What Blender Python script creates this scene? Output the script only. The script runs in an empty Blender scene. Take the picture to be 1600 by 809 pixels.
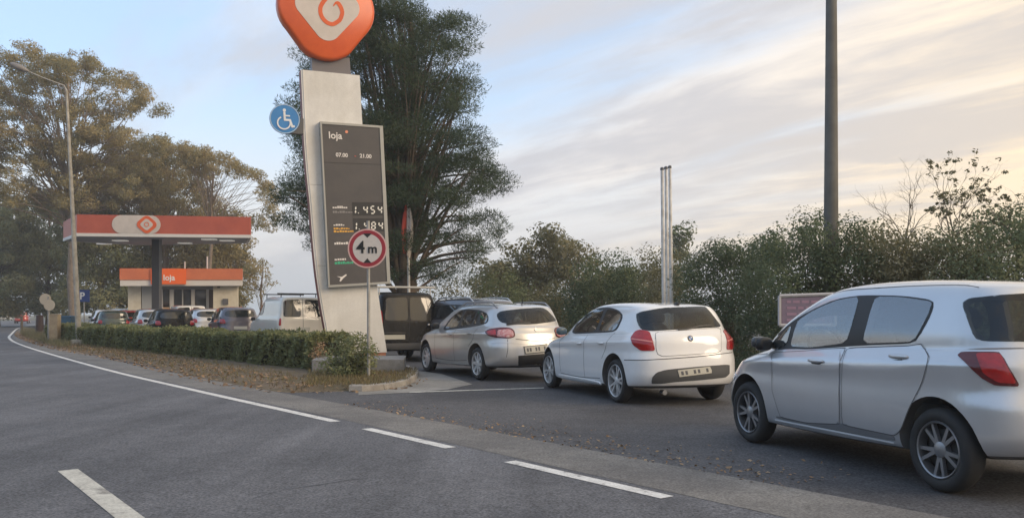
import bpy, bmesh, math, random
import numpy as np
from mathutils import Vector, Matrix
from mathutils.bvhtree import BVHTree

# ------------------------------------------------------------------ camera, sky, sun, exposure
F, CX, HY, CAMH = 1350.0, 800.0, 435.0, 1.28      # focal length in photo pixels, principal column, eye level row, eye height (m)
SL = 55.0 / F                                      # the ground falls 4 % ahead of the camera
sc = bpy.context.scene
col = sc.collection
cam = bpy.data.cameras.new('camera'); camo = bpy.data.objects.new('camera', cam); col.objects.link(camo)
camo.location = (0, 0, CAMH); camo.rotation_euler = (math.pi/2, 0, 0)
cam.sensor_fit = 'HORIZONTAL'; cam.sensor_width = 36; cam.lens = 36*F/1600; cam.shift_y = (435-404.5)/1600
cam.clip_start = 0.05; cam.clip_end = 60000
sc.camera = camo

SUN_AZ, SUN_EL = math.radians(114), math.radians(24)    # azimuth clockwise from straight ahead
SUND = Vector((math.sin(SUN_AZ)*math.cos(SUN_EL), math.cos(SUN_AZ)*math.cos(SUN_EL), math.sin(SUN_EL)))
w = bpy.data.worlds.new('World'); sc.world = w; w.use_nodes = True
nt = w.node_tree; N = nt.nodes; Lk = nt.links
for n in list(N): N.remove(n)
def nd(t, **k):
    n = N.new(t)
    for a, b in k.items(): setattr(n, a, b)
    return n
def vmath(op, a, b=None, c=None):
    n = nd('ShaderNodeMath', operation=op)
    for i, v in enumerate((a, b, c)):
        if v is None: continue
        if isinstance(v, (int, float)): n.inputs[i].default_value = v
        else: Lk.new(v, n.inputs[i])
    return n.outputs[0]
def rng_(v, a, b, c=0.0, d=1.0):
    n = nd('ShaderNodeMapRange', interpolation_type='SMOOTHSTEP')
    Lk.new(v, n.inputs[0])
    for i, x in enumerate((a, b, c, d)): n.inputs[i+1].default_value = x
    return n.outputs[0]
def mixc(f, a, b):
    n = nd('ShaderNodeMix', data_type='RGBA')
    for i, v in ((0, f), (6, a), (7, b)):
        if isinstance(v, (int, float)): n.inputs[i].default_value = v
        elif isinstance(v, tuple): n.inputs[i].default_value = (*v, 1)
        else: Lk.new(v, n.inputs[i])
    return n.outputs[2]
sky = nd('ShaderNodeTexSky', sky_type='NISHITA'); sky.sun_disc = False
sky.sun_elevation = SUN_EL; sky.sun_rotation = SUN_AZ; sky.air_density = 1.0; sky.dust_density = 1.2; sky.ozone_density = 1.5
tc = nd('ShaderNodeTexCoord'); sep = nd('ShaderNodeSeparateXYZ'); Lk.new(tc.outputs['Generated'], sep.inputs[0])
X_, Y_, Z_ = sep.outputs
zz = vmath('ADD', vmath('MAXIMUM', Z_, 0.0), 0.13)
u_ = vmath('DIVIDE', X_, zz); v_ = vmath('DIVIDE', Y_, zz)
ca, sa = math.cos(math.radians(38)), math.sin(math.radians(38))
al = vmath('ADD', vmath('MULTIPLY', u_, -sa), vmath('MULTIPLY', v_, ca))       # along the cloud streets
ac = vmath('ADD', vmath('MULTIPLY', u_, ca), vmath('MULTIPLY', v_, sa))        # across them
def cloudnoise(sa_, sc_, off, det, rough):
    cb = nd('ShaderNodeCombineXYZ'); Lk.new(vmath('MULTIPLY', al, sa_), cb.inputs[0]); Lk.new(vmath('MULTIPLY', ac, sc_), cb.inputs[1]); cb.inputs[2].default_value = off
    n = nd('ShaderNodeTexNoise'); Lk.new(cb.outputs[0], n.inputs['Vector'])
    n.inputs['Scale'].default_value = 1.0; n.inputs['Detail'].default_value = det; n.inputs['Roughness'].default_value = rough
    n.inputs['Distortion'].default_value = 0.35
    return n.outputs[0]
n1 = cloudnoise(0.30, 0.95, 3.1, 7, 0.55); n2 = cloudnoise(0.9, 2.6, 7.7, 8, 0.62); n3 = cloudnoise(0.22, 0.55, 11.4, 4, 0.5)
cover = vmath('ADD', vmath('ADD', vmath('MULTIPLY', n1, 0.75), vmath('MULTIPLY', n2, 0.35)), vmath('MULTIPLY', X_, 0.36))
mask = rng_(cover, 0.42, 0.66)
# towards the veiled sun the cloud glows cream, away from it it is lilac grey
dots = nd('ShaderNodeVectorMath', operation='DOT_PRODUCT'); Lk.new(tc.outputs['Generated'], dots.inputs[0]); dots.inputs[1].default_value = SUND
warm = rng_(vmath('ADD', dots.outputs['Value'], vmath('MULTIPLY', vmath('SUBTRACT', 0.24, Z_), 1.3)), -0.24, 0.40)
dark = rng_(vmath('ADD', vmath('MULTIPLY', n3, 0.55), vmath('MULTIPLY', n2, 0.45)), 0.44, 0.57)
CS = 10.0
cool = mixc(dark, (0.57*CS, 0.565*CS, 0.57*CS), (0.385*CS, 0.39*CS, 0.42*CS))
wrm = mixc(dark, (0.74*CS, 0.585*CS, 0.39*CS), (0.47*CS, 0.415*CS, 0.36*CS))
cloud = mixc(warm, cool, wrm)
skb = nd('ShaderNodeMix', data_type='RGBA', blend_type='MULTIPLY'); skb.inputs[0].default_value = 1.0
Lk.new(sky.outputs[0], skb.inputs[6]); skb.inputs[7].default_value = (1.1, 1.15, 1.2, 1)
blue = mixc(0.55, skb.outputs[2], (0.40*CS, 0.53*CS, 0.71*CS))                 # thin high veil over the clear sky
blue = mixc(rng_(Z_, 0.24, 0.0), blue, (0.56*CS, 0.55*CS, 0.55*CS))
full = mixc(mask, blue, cloud)
bg = nd('ShaderNodeBackground'); bg.inputs[1].default_value = 0.10; Lk.new(full, bg.inputs[0])
wo = nd('ShaderNodeOutputWorld'); Lk.new(bg.outputs[0], wo.inputs[0])

sun = bpy.data.lights.new('sun', 'SUN'); suno = bpy.data.objects.new('sun', sun); col.objects.link(suno)
sun.energy = 1.2; sun.angle = math.radians(30); sun.color = (1.0, 0.80, 0.58)
suno.rotation_euler = (-SUND).to_track_quat('-Z', 'Y').to_euler(); suno.location = (20, -10, 30)
sc.view_settings.view_transform = 'Standard'; sc.view_settings.look = 'None'
sc.view_settings.exposure = 0.84; sc.view_settings.gamma = 1.0; sc.view_settings.use_curve_mapping = False

sc.cycles.volume_bounces = 2; sc.cycles.max_bounces = 8; sc.cycles.transparent_max_bounces = 12
# ------------------------------------------------------------------ helpers
R = random.Random(7)
rs = np.random.default_rng(11)
def gz(x, y): return -SL*y
def G(px, py, dz=0.0):                       # photo pixel -> point on the sloping ground
    d = F*CAMH/(py-HY-55.0); return Vector(((px-CX)*d/F, d, -SL*d+dz))
def at(px, py, d): return Vector(((px-CX)*d/F, d, CAMH-(py-HY)*d/F))
def sizeof(npx, d): return npx*d/F

MATS = {}
def mat(name, c, rough=0.6, metal=0.0, spec=None, ior=None, coat=0.0, emit=0.0, c2=None, nscale=8.0, namt=0.5, bump=0.0, bscale=60.0, bdist=0.01, detail=6, thr=None):
    if name in MATS: return MATS[name]
    m = bpy.data.materials.new(name); m.use_nodes = True; t = m.node_tree; b = t.nodes['Principled BSDF']
    b.inputs['Base Color'].default_value = (*c, 1); b.inputs['Roughness'].default_value = rough; b.inputs['Metallic'].default_value = metal
    if ior: b.inputs['IOR'].default_value = ior
    if spec is not None: b.inputs['Specular IOR Level'].default_value = spec
    if coat: b.inputs['Coat Weight'].default_value = coat; b.inputs['Coat Roughness'].default_value = 0.03
    if emit: b.inputs['Emission Color'].default_value = (*c, 1); b.inputs['Emission Strength'].default_value = emit
    if c2 is not None or bump:
        tcn = t.nodes.new('ShaderNodeTexCoord')
    if c2 is not None:
        n = t.nodes.new('ShaderNodeTexNoise'); n.inputs['Scale'].default_value = nscale; n.inputs['Detail'].default_value = detail; n.inputs['Roughness'].default_value = 0.62
        t.links.new(tcn.outputs['Object'], n.inputs['Vector'])
        mr = t.nodes.new('ShaderNodeMapRange'); a, bb = thr or (0.5-0.5*namt*0.5-0.02, 0.5+0.5*namt*0.5+0.02)
        mr.inputs[1].default_value = a; mr.inputs[2].default_value = bb; t.links.new(n.outputs[0], mr.inputs[0])
        mx = t.nodes.new('ShaderNodeMix'); mx.data_type = 'RGBA'; mx.inputs[6].default_value = (*c, 1); mx.inputs[7].default_value = (*c2, 1)
        t.links.new(mr.outputs[0], mx.inputs[0]); t.links.new(mx.outputs[2], b.inputs['Base Color'])
    if bump:
        n = t.nodes.new('ShaderNodeTexNoise'); n.inputs['Scale'].default_value = bscale; n.inputs['Detail'].default_value = 4
        t.links.new(tcn.outputs['Object'], n.inputs['Vector'])
        bp = t.nodes.new('ShaderNodeBump'); bp.inputs['Strength'].default_value = bump; bp.inputs['Distance'].default_value = bdist
        t.links.new(n.outputs[0], bp.inputs['Height']); t.links.new(bp.outputs[0], b.inputs['Normal'])
    MATS[name] = m; return m

def tag(o, label=None, cat=None, group=None, kind=None):
    if label: o['label'] = label
    if cat: o['category'] = cat
    if group: o['group'] = group
    if kind: o['kind'] = kind
    return o
def empty(name, loc=(0, 0, 0), rz=0.0):
    o = bpy.data.objects.new(name, None); col.objects.link(o); o.location = loc; o.rotation_euler = (0, 0, rz); o.empty_display_size = 0.2
    return o
class MB:
    def __init__(s): s.v = []; s.f = []; s.m = []
    def add(s, vs, fs, mi=0):
        b = len(s.v); s.v += [tuple(p) for p in vs]; s.f += [tuple(b+i for i in f) for f in fs]; s.m += [mi]*len(fs); return s
    def box(s, c, d, rz=0.0, mi=0, M=None):
        x, y, z = d[0]/2, d[1]/2, d[2]/2; vs = [Vector((i*x, j*y, k*z)) for i in (-1, 1) for j in (-1, 1) for k in (-1, 1)]
        Rm = M if M is not None else Matrix.Rotation(rz, 3, 'Z'); c = Vector(c)
        return s.add([Rm@p+c for p in vs], [(0, 1, 3, 2), (4, 6, 7, 5), (0, 4, 5, 1), (2, 3, 7, 6), (0, 2, 6, 4), (1, 5, 7, 3)], mi)
    def tube(s, pts, rad, n=8, mi=0, caps=True):
        pts = [Vector(p) for p in pts]; rad = rad if isinstance(rad, (list, tuple)) else [rad]*len(pts); rings = []; up = Vector((0.31, 0.17, 0.93))
        prev = None
        for i, p in enumerate(pts):
            d = (pts[min(i+1, len(pts)-1)]-pts[max(i-1, 0)]).normalized()
            a = d.cross(up) if prev is None else prev - d*prev.dot(d)
            if a.length < 1e-4: a = d.cross(Vector((1, 0, 0)))
            a.normalize(); b = d.cross(a); prev = a
            rings.append([p+(a*math.cos(2*math.pi*k/n)+b*math.sin(2*math.pi*k/n))*rad[i] for k in range(n)])
        vs = [q for r in rings for q in r]; fs = []
        for i in range(len(pts)-1):
            for k in range(n): fs.append((i*n+k, i*n+(k+1) % n, (i+1)*n+(k+1) % n, (i+1)*n+k))
        if caps: fs.append(tuple(range(n-1, -1, -1))); fs.append(tuple((len(pts)-1)*n+k for k in range(n)))
        return s.add(vs, fs, mi)
    def prism(s, poly, thick, M=None, mi=0, mside=None, bev=0.0):
        # polygon (u, v) extruded from w=0 (front, towards -w) to w=thick ; local axes u,v,w -> M
        n = len(poly); M = M or Matrix.Identity(4)
        vs = [M@Vector((p[0], p[1], 0)) for p in poly]+[M@Vector((p[0], p[1], thick)) for p in poly]
        s.add(vs, [tuple(range(n))], mi); b = len(s.v)-2*n
        s.f.append(tuple(b+n+i for i in range(n-1, -1, -1))); s.m.append(mi)
        for i in range(n):
            j = (i+1) % n; s.f.append((b+i, b+n+i, b+n+j, b+j)); s.m.append(mi if mside is None else mside)
        return s
    def build(s, name, mats, parent=None, smooth=False, angle=40, loc=None, rz=None):
        me = bpy.data.meshes.new(name); me.from_pydata(s.v, [], s.f)
        mats = mats if isinstance(mats, (list, tuple)) else [mats]
        for m in mats: me.materials.append(m)
        if len(mats) > 1: me.polygons.foreach_set('material_index', s.m)
        bm = bmesh.new(); bm.from_mesh(me); bmesh.ops.recalc_face_normals(bm, faces=bm.faces); bm.to_mesh(me); bm.free()
        if smooth:
            me.polygons.foreach_set('use_smooth', [True]*len(me.polygons)); me.set_sharp_from_angle(angle=math.radians(angle))
        me.update()
        o = bpy.data.objects.new(name, me); col.objects.link(o)
        if parent: o.parent = parent
        if loc is not None: o.location = loc
        if rz is not None: o.rotation_euler = (0, 0, rz)
        return o
def frame(o, u, v, w):                        # 4x4 from origin + axes
    M = Matrix.Identity(4)
    for i, a in enumerate((u, v, w)):
        for k in range(3): M[k][i] = a[k]
    for k in range(3): M[k][3] = o[k]
    return M
def text(s, size, M, name, m, parent, extrude=0.004, align='LEFT', shear=0.0, bold=0.0):
    cu = bpy.data.curves.new(name, 'FONT'); cu.body = s; cu.size = size; cu.align_x = align; cu.extrude = extrude; cu.resolution_u = 3; cu.offset = bold
    t = bpy.data.objects.new(name, cu); col.objects.link(t)
    bpy.context.view_layer.update()
    me = bpy.data.meshes.new_from_object(t.evaluated_get(bpy.context.evaluated_depsgraph_get())); bpy.data.objects.remove(t); bpy.data.curves.remove(cu)
    me.transform(M); me.materials.clear(); me.materials.append(m); me.name = name
    o = bpy.data.objects.new(name, me); col.objects.link(o); o.parent = parent
    return o
def circ(cx, cy, r, n=40, a0=0.0, a1=2*math.pi): return [(cx+r*math.cos(a0+(a1-a0)*i/n), cy+r*math.sin(a0+(a1-a0)*i/n)) for i in range(n)]
def spline(pts, k=6):                         # Catmull-Rom through 2-D/3-D points
    P = [np.array(p, float) for p in pts]; P = [2*P[0]-P[1]]+P+[2*P[-1]-P[-2]]; out = []
    for i in range(1, len(P)-2):
        for t in np.linspace(0, 1, k, endpoint=False):
            a, b, c, d = P[i-1:i+3]
            out.append(0.5*((2*b)+(-a+c)*t+(2*a-5*b+4*c-d)*t*t+(-a+3*b-3*c+d)*t**3))
    out.append(P[-2]); return out
def surface(name, base, patch, grain=0.35, gscale=140.0, pscale=0.35, thr=(0.42, 0.62), streak=None, rough=0.85, bump=0.35, crack=0.0, mott=0.14):
    """worn ground: slow stains, mid mottling and fine aggregate grain"""
    m = bpy.data.materials.new(name); m.use_nodes = True; t = m.node_tree; b = t.nodes['Principled BSDF']; b.inputs['Roughness'].default_value = rough
    b.inputs['Specular IOR Level'].default_value = 0.3
    L = t.links.new; new = t.nodes.new; tcn = new('ShaderNodeTexCoord')
    def noise(scale, det, rg=0.6, vec=None):
        n = new('ShaderNodeTexNoise'); n.inputs['Scale'].default_value = scale; n.inputs['Detail'].default_value = det; n.inputs['Roughness'].default_value = rg
        L(vec or tcn.outputs['Object'], n.inputs['Vector']); return n.outputs[0]
    def mr(v, a, bb, c, d):
        n = new('ShaderNodeMapRange'); L(v, n.inputs[0])
        for i, x in enumerate((a, bb, c, d)): n.inputs[i+1].default_value = x
        return n.outputs[0]
    def mix(f, a, bb, bl='MIX'):
        n = new('ShaderNodeMix'); n.data_type = 'RGBA'; n.blend_type = bl
        for i, v in ((0, f), (6, a), (7, bb)):
            if isinstance(v, tuple): n.inputs[i].default_value = (*v, 1)
            elif isinstance(v, (int, float)): n.inputs[i].default_value = v
            else: L(v, n.inputs[i])
        return n.outputs[2]
    c = mix(mr(noise(pscale, 5), thr[0], thr[1], 0, 1), base, patch)
    if streak:                                    # wheel tracks / pour lines running with the road
        mp = new('ShaderNodeMapping'); mp.inputs['Rotation'].default_value = (0, 0, math.radians(-streak[0])); mp.inputs['Scale'].default_value = (streak[1], streak[2], streak[4] if len(streak) > 4 else 1)
        L(tcn.outputs['Object'], mp.inputs[0]); sv = noise(1.0, 4, 0.6, mp.outputs[0])
        g = new('ShaderNodeCombineColor'); q = mr(sv, 0.3, 0.7, 1-streak[3], 1+streak[3])
        for i in range(3): L(q, g.inputs[i])
        c = mix(1.0, c, g.outputs[0], 'MULTIPLY')
    g = new('ShaderNodeCombineColor'); q = mr(noise(gscale, 3, 0.7), 0.25, 0.75, 1-grain, 1+grain)
    for i in range(3): L(q, g.inputs[i])
    c = mix(1.0, c, g.outputs[0], 'MULTIPLY')
    g2 = new('ShaderNodeCombineColor'); q2 = mr(noise(7.0, 5, 0.65), 0.3, 0.7, 1-mott, 1+mott)
    for i in range(3): L(q2, g2.inputs[i])
    c = mix(1.0, c, g2.outputs[0], 'MULTIPLY')
    if crack:
        v = new('ShaderNodeTexVoronoi'); v.feature = 'DISTANCE_TO_EDGE'; v.inputs['Scale'].default_value = 0.9
        mpn = new('ShaderNodeMix'); mpn.data_type = 'VECTOR'; mpn.inputs[0].default_value = 0.12
        nn = new('ShaderNodeTexNoise'); nn.inputs['Scale'].default_value = 3.0; L(tcn.outputs['Object'], nn.inputs['Vector'])
        L(tcn.outputs['Object'], mpn.inputs[4]); L(nn.outputs[1], mpn.inputs[5]); L(mpn.outputs[1], v.inputs['Vector'])
        c = mix(mr(v.outputs[0], 0.0, 0.012, crack, 0.0), c, (0.02, 0.02, 0.02))
    L(c, b.inputs['Base Color'])
    bp = new('ShaderNodeBump'); bp.inputs['Strength'].default_value = bump; bp.inputs['Distance'].default_value = 0.006
    L(noise(gscale*0.8, 4, 0.7), bp.inputs['Height']); L(bp.outputs[0], b.inputs['Normal'])
    MATS[name] = m; return m

# ------------------------------------------------------------------ ground, road, water
asph = surface('asphalt_road', (0.130, 0.132, 0.142), (0.094, 0.096, 0.104), streak=(-37, 1.6, 0.12, 0.24), gscale=50, grain=0.85, bump=0.8)
asph2 = surface('asphalt_lane', (0.098, 0.097, 0.101), (0.068, 0.067, 0.071), gscale=45, grain=0.85, pscale=0.5)
asph3 = surface('asphalt_shoulder', (0.205, 0.195, 0.18), (0.15, 0.143, 0.136), gscale=50, pscale=0.8, grain=0.6)
soil = surface('soil', (0.17, 0.13, 0.09), (0.12, 0.10, 0.06), gscale=40, pscale=1.3, grain=0.5, bump=0.8, rough=0.95)
concrete = surface('concrete', (0.30, 0.285, 0.26), (0.22, 0.21, 0.19), gscale=70, pscale=1.2, grain=0.25)
linepaint = surface('road_paint', (0.66, 0.65, 0.62), (0.34, 0.33, 0.32), gscale=50, pscale=9.0, grain=0.25, bump=0.15, thr=(0.56, 0.68))
linepaint2 = surface('worn_road_paint', (0.50, 0.49, 0.44), (0.26, 0.25, 0.23), gscale=50, pscale=5.0, grain=0.3, thr=(0.55, 0.68))
hillm = surface('terrain_ground', (0.10, 0.11, 0.06), (0.13, 0.11, 0.07), gscale=20, pscale=0.2)

def sheet(name, poly, m, dz, sub=None, kind='structure'):
    mb = MB(); mb.add([(p[0], p[1], gz(p[0], p[1])+dz) for p in poly], [tuple(range(len(poly)))])
    o = mb.build(name, m); tag(o, kind=kind)
    if o.data.polygons[0].normal.z < 0: o.data.flip_normals()
    return o
def ribbon(name, pts, a, b, m, dz, kind='structure', parent=None, dzb=None):
    mb = MB(); vs = []
    for i, p in enumerate(pts):
        q = np.array(pts[min(i+1, len(pts)-1)])-np.array(pts[max(i-1, 0)]); q /= np.linalg.norm(q); nrm = np.array((q[1], -q[0]))
        for off, h in ((a, dz), (b, dz if dzb is None else dzb)):
            s = np.array(p)+nrm*off; vs.append((s[0], s[1], gz(*s)+h))
    mb.add(vs, [(2*i, 2*i+1, 2*i+3, 2*i+2) for i in range(len(pts)-1)])
    o = mb.build(name, m, parent)
    if o.data.polygons[0].normal.z < 0: o.data.flip_normals()
    if kind: tag(o, kind=kind)
    return o
EDGE_C = [(25.07, -25.96), (13.07, -9.96), (7.07, -1.96), (1.07, 6.04), (-2.12, 10.29), (-5.23, 14.35), (-9.87, 20.6), (-18.75, 33.4), (-25.2, 43.4), (-31.3, 54), (-46.6, 82), (-59, 108), (-70, 138), (-78, 172), (-84, 215), (-84, 280)]
EDGE = [tuple(p) for p in spline(EDGE_C, 8)]
terr = MB()
terr.add([(x, y, gz(x, y)-0.006+(0 if y < 900 else -20)) for y in (-80, 300, 895, 930) for x in (-900, -200, 0, 200, 900)],
         [(r*5+c, r*5+c+1, r*5+c+6, r*5+c+5) for r in range(3) for c in range(4)])
tag(terr.build('terrain', hillm), kind='structure')
water = mat('sea_water', (0.26, 0.38, 0.47), rough=0.25, bump=0.4, bscale=0.08, bdist=1.5)
mb = MB(); mb.add([(-7000, 600, -42), (7000, 600, -42), (7000, 12000, -42), (-7000, 12000, -42)], [(0, 1, 2, 3)]); tag(mb.build('sea', water), kind='structure')
coast = MB(); cp = [(-6500+200*i, 9500+200*math.sin(i*0.4), -2+14*max(0, math.sin(i*0.23+1.0))+4*math.sin(i*1.7)) for i in range(60)]
coast.add([(x, y, -43) for x, y, z in cp]+[(x, y+400, max(z, -8)) for x, y, z in cp]+[(x, y+1500, -43) for x, y, z in cp],
          [(i, i+1, 61+i, 60+i) for i in range(59)]+[(60+i, 61+i, 121+i, 120+i) for i in range(59)])
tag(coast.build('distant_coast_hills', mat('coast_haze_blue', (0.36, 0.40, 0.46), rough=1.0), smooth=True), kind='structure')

road = ribbon('road', EDGE, -16.0, 0.16, asph, 0.0)
shoulder = ribbon('road_shoulder', EDGE, 0.16, 0.98, asph3, 0.002)
# forecourt and entrance lane asphalt, right of the shoulder as far as the bank
fc = [tuple(p) for p in EDGE if p[1] < 90]
def off(pts, d):
    o_ = []
    for i, p in enumerate(pts):
        q = np.array(pts[min(i+1, len(pts)-1)])-np.array(pts[max(i-1, 0)]); q /= np.linalg.norm(q); o_.append((p[0]+q[1]*d, p[1]-q[0]*d))
    return o_
sh = off(fc, 0.98)
sheet('forecourt', sh+[(20, 62), (26, 30), (22, 14), (30, -10), (40, -28)], asph2, -0.002)
# painted lines, children of the road
def dash(pts, s0, s1, wid, m, name, o0=0.0):
    d = np.cumsum([0]+[np.linalg.norm(np.array(pts[i+1])-np.array(pts[i])) for i in range(len(pts)-1)])
    n = max(2, int((s1-s0)/0.8)); ss = np.linspace(s0, s1, n+1)
    P = [(np.interp(s, d, [p[0] for p in pts]), np.interp(s, d, [p[1] for p in pts])) for s in ss]
    return ribbon(name, P, o0-wid/2, o0+wid/2, m, 0.004, kind=None, parent=road)
EA = np.array(EDGE); SD = np.cumsum(np.r_[0, np.linalg.norm(np.diff(EA, axis=0), axis=1)])
def s_at(px, py):
    g = G(px, py); return SD[np.argmin(np.linalg.norm(EA-np.array((g.x, g.y)), axis=1))]
FINE = np.stack([np.interp(np.linspace(0, SD[-1], 6000), SD, EA[:, k]) for k in (0, 1)], 1); FS = np.linspace(0, SD[-1], 6000)
def s_at(px, py):
    g = G(px, py); return FS[np.argmin(np.linalg.norm(FINE-np.array((g.x, g.y)), axis=1))]
dash(EDGE, s_at(520, 659), SD[-1]-5, 0.13, linepaint, 'painted_edge_line')
a, b_ = s_at(1022, 779), s_at(787, 721); c_, d_ = s_at(692, 701), s_at(564, 670)
dash(EDGE, a, b_, 0.13, linepaint, 'painted_dash'); dash(EDGE, c_, d_, 0.13, linepaint, 'painted_dash')
for k in (1, 2, 3, 4): dash(EDGE, a-k*(c_-a), b_-k*(c_-a), 0.13, linepaint, 'painted_dash')
sB = s_at(107, 735); gB = G(107, 735); nB = FINE[np.argmin(np.abs(FS-sB))]; oB = -np.linalg.norm(np.array((gB.x, gB.y))-nB)
dash(EDGE, sB-3.0, sB, 0.15, linepaint2, 'painted_lane_dash', oB)
dash(EDGE, sB+7.0, sB+10, 0.15, linepaint2, 'painted_lane_dash', oB)
dash(EDGE, sB+17.0, sB+20, 0.15, linepaint2, 'painted_lane_dash', oB)
# worn tar seam across the lane
sp = [G(395, 778), G(450, 764), G(500, 757), G(545, 750), G(600, 744)]
mb = MB(); vs = []
for i, p in enumerate(sp): vs += [(p.x, p.y-0.005+0.004*math.sin(i*2.1), p.z+0.004), (p.x, p.y+0.005, p.z+0.004)]
mb.add(vs, [(2*i, 2*i+2, 2*i+3, 2*i+1) for i in range(4)]); mb.build('tar_seam', mat('tar', (0.035, 0.035, 0.037), rough=0.7), road)

# verge island: soil ramp up from the shoulder, kerb round its tip
tip = [G(653, 583), G(650, 592), G(638, 600), G(612, 607), G(575, 611), G(545, 611)]
front = [(p.x, p.y) for p in tip]+[(g.x, g.y) for g in (G(500, 612), G(420, 611), G(305, 590), G(191, 563), G(88, 544), G(50, 533), G(30, 523), G(36, 513))]
back = [(-33, 60), (-22, 43), (-13.5, 32), (-6.5, 22), (-3.2, 20.2)]
front2 = [tuple(p) for p in spline(front, 4)]
mb = MB(); n = len(front2)
inner = []
cen = np.array((-8, 24.0))
for i, p in enumerate(front2):
    q = np.array(front2[min(i+1, n-1)])-np.array(front2[max(i-1, 0)]); q /= np.linalg.norm(q)
    nr = np.array((q[1], -q[0])); nr = nr if np.dot(nr, cen-np.array(p)) > 0 else -nr
    wdt = 0.12 if i < 20 else 0.55
    inner.append((p[0]+nr[0]*wdt, p[1]+nr[1]*wdt))
hz = lambda i: 0.085 if i < 20 else 0.06
mb.add([(p[0], p[1], gz(*p)-0.01) for p in front2]+[(p[0], p[1], gz(*p)+hz(i)) for i, p in enumerate(inner)], [(i, i+1, n+i+1, n+i) for i in range(n-1)])
top = [(p[0], p[1], gz(*p)+hz(i)) for i, p in enumerate(inner)]+[(p[0], p[1], gz(*p)+0.08) for p in back]
b0 = len(mb.v); mb.v += top; mb.f.append(tuple(range(b0, b0+len(top)))); mb.m.append(0)
mb.add([(p[0], p[1], gz(*p)+0.08) for p in [inner[-1]]+back+[inner[0]]]+[(p[0], p[1], gz(*p)-0.01) for p in [inner[-1]]+back+[inner[0]]], [(i, i+1, 8+i if i+8 < 15 else 8, 7+i) for i in range(6)])
verge = mb.build('verge', soil); tag(verge, kind='structure')
# kerb stones round the tip
kp = [tuple(p) for p in spline([(p.x, p.y) for p in (G(640, 577), *tip)], 10)]
ka = np.array(kp); kd = np.r_[0, np.cumsum(np.linalg.norm(np.diff(ka, axis=0), axis=1))]; ln = kd[-1]; ns = max(4, int(ln/0.62))
kerbm = surface('kerb_concrete', (0.33, 0.31, 0.28), (0.24, 0.22, 0.20), gscale=60, pscale=2.0, grain=0.2)
for i in range(ns):
    s0, s1 = ln*i/ns+0.006, ln*(i+1)/ns-0.006; P = [(np.interp(s, kd, ka[:, 0]), np.interp(s, kd, ka[:, 1])) for s in np.linspace(s0, s1, 4)]
    mb = MB(); vs = []
    for j, p in enumerate(P):
        q = np.array(P[min(j+1, 3)])-np.array(P[max(j-1, 0)]); q /= np.linalg.norm(q); nr = np.array((q[1], -q[0])); nr = nr if np.dot(nr, cen-np.array(p)) > 0 else -nr
        for o_, h in ((-0.02, -0.02), (0.0, 0.085), (0.02, 0.10), (0.15, 0.105), (0.15, -0.02)):
            s_ = np.array(p)+nr*o_; vs.append((s_[0], s_[1], gz(*s_)+h+0.004*((i*7) % 3-1)))
    fs = [(5*j+k, 5*j+k+1, 5*j+k+6, 5*j+k+5) for j in range(3) for k in range(4)]+[(0, 1, 2, 3, 4), (19, 18, 17, 16, 15)]
    mb.add(vs, fs); mb.build('kerb_stone', kerbm, verge)
# concrete apron beside the tip and thin give-way line
ap = sheet('concrete_apron', [(p.x, p.y) for p in (G(652, 579), G(690, 584), G(738, 600), G(700, 608), G(640, 613), G(560, 617), G(560, 611), G(638, 601))], concrete, 0.003)
e0, e1 = G(640, 613), G(850, 606)
mb = MB(); mb.add([(e0.x, e0.y-0.06, e0.z+0.007), (e1.x, e1.y-0.05, e1.z+0.007), (e1.x, e1.y+0.05, e1.z+0.007), (e0.x, e0.y+0.06, e0.z+0.007)], [(0, 1, 2, 3)])
mb.build('painted_entry_line', linepaint2, ap)
# ------------------------------------------------------------------ totem with price board
cream = surface('cream_enamel', (0.70, 0.69, 0.665), (0.63, 0.615, 0.58), streak=(0, 4, 4, 0.06, 0.25), grain=0.05, gscale=30, bump=0.04, rough=0.45, mott=0.04, pscale=0.9)
orange = mat('orange_enamel', (0.72, 0.13, 0.035), rough=0.35, c2=(0.64, 0.105, 0.03), nscale=2.0)
palegrey = mat('pale_grey_acrylic', (0.60, 0.54, 0.50), rough=0.4, c2=(0.53, 0.48, 0.44), nscale=2.5)
boardm = mat('charcoal_board', (0.085, 0.078, 0.078), rough=0.45, c2=(0.07, 0.066, 0.068), nscale=3)
alu = mat('dull_aluminium', (0.36, 0.36, 0.34), rough=0.5, metal=0.3)
redtrim = mat('dark_red_edge', (0.22, 0.05, 0.04), rough=0.5)
white = mat('white_print', (0.75, 0.73, 0.70), rough=0.5)
black = mat('black_print', (0.015, 0.015, 0.016), rough=0.5)
galv = mat('galvanised_steel', (0.38, 0.37, 0.35), rough=0.55, metal=0.2, c2=(0.30, 0.29, 0.27), nscale=6)
dkgrey = mat('dark_grey_steel', (0.10, 0.10, 0.105), rough=0.5)

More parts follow.
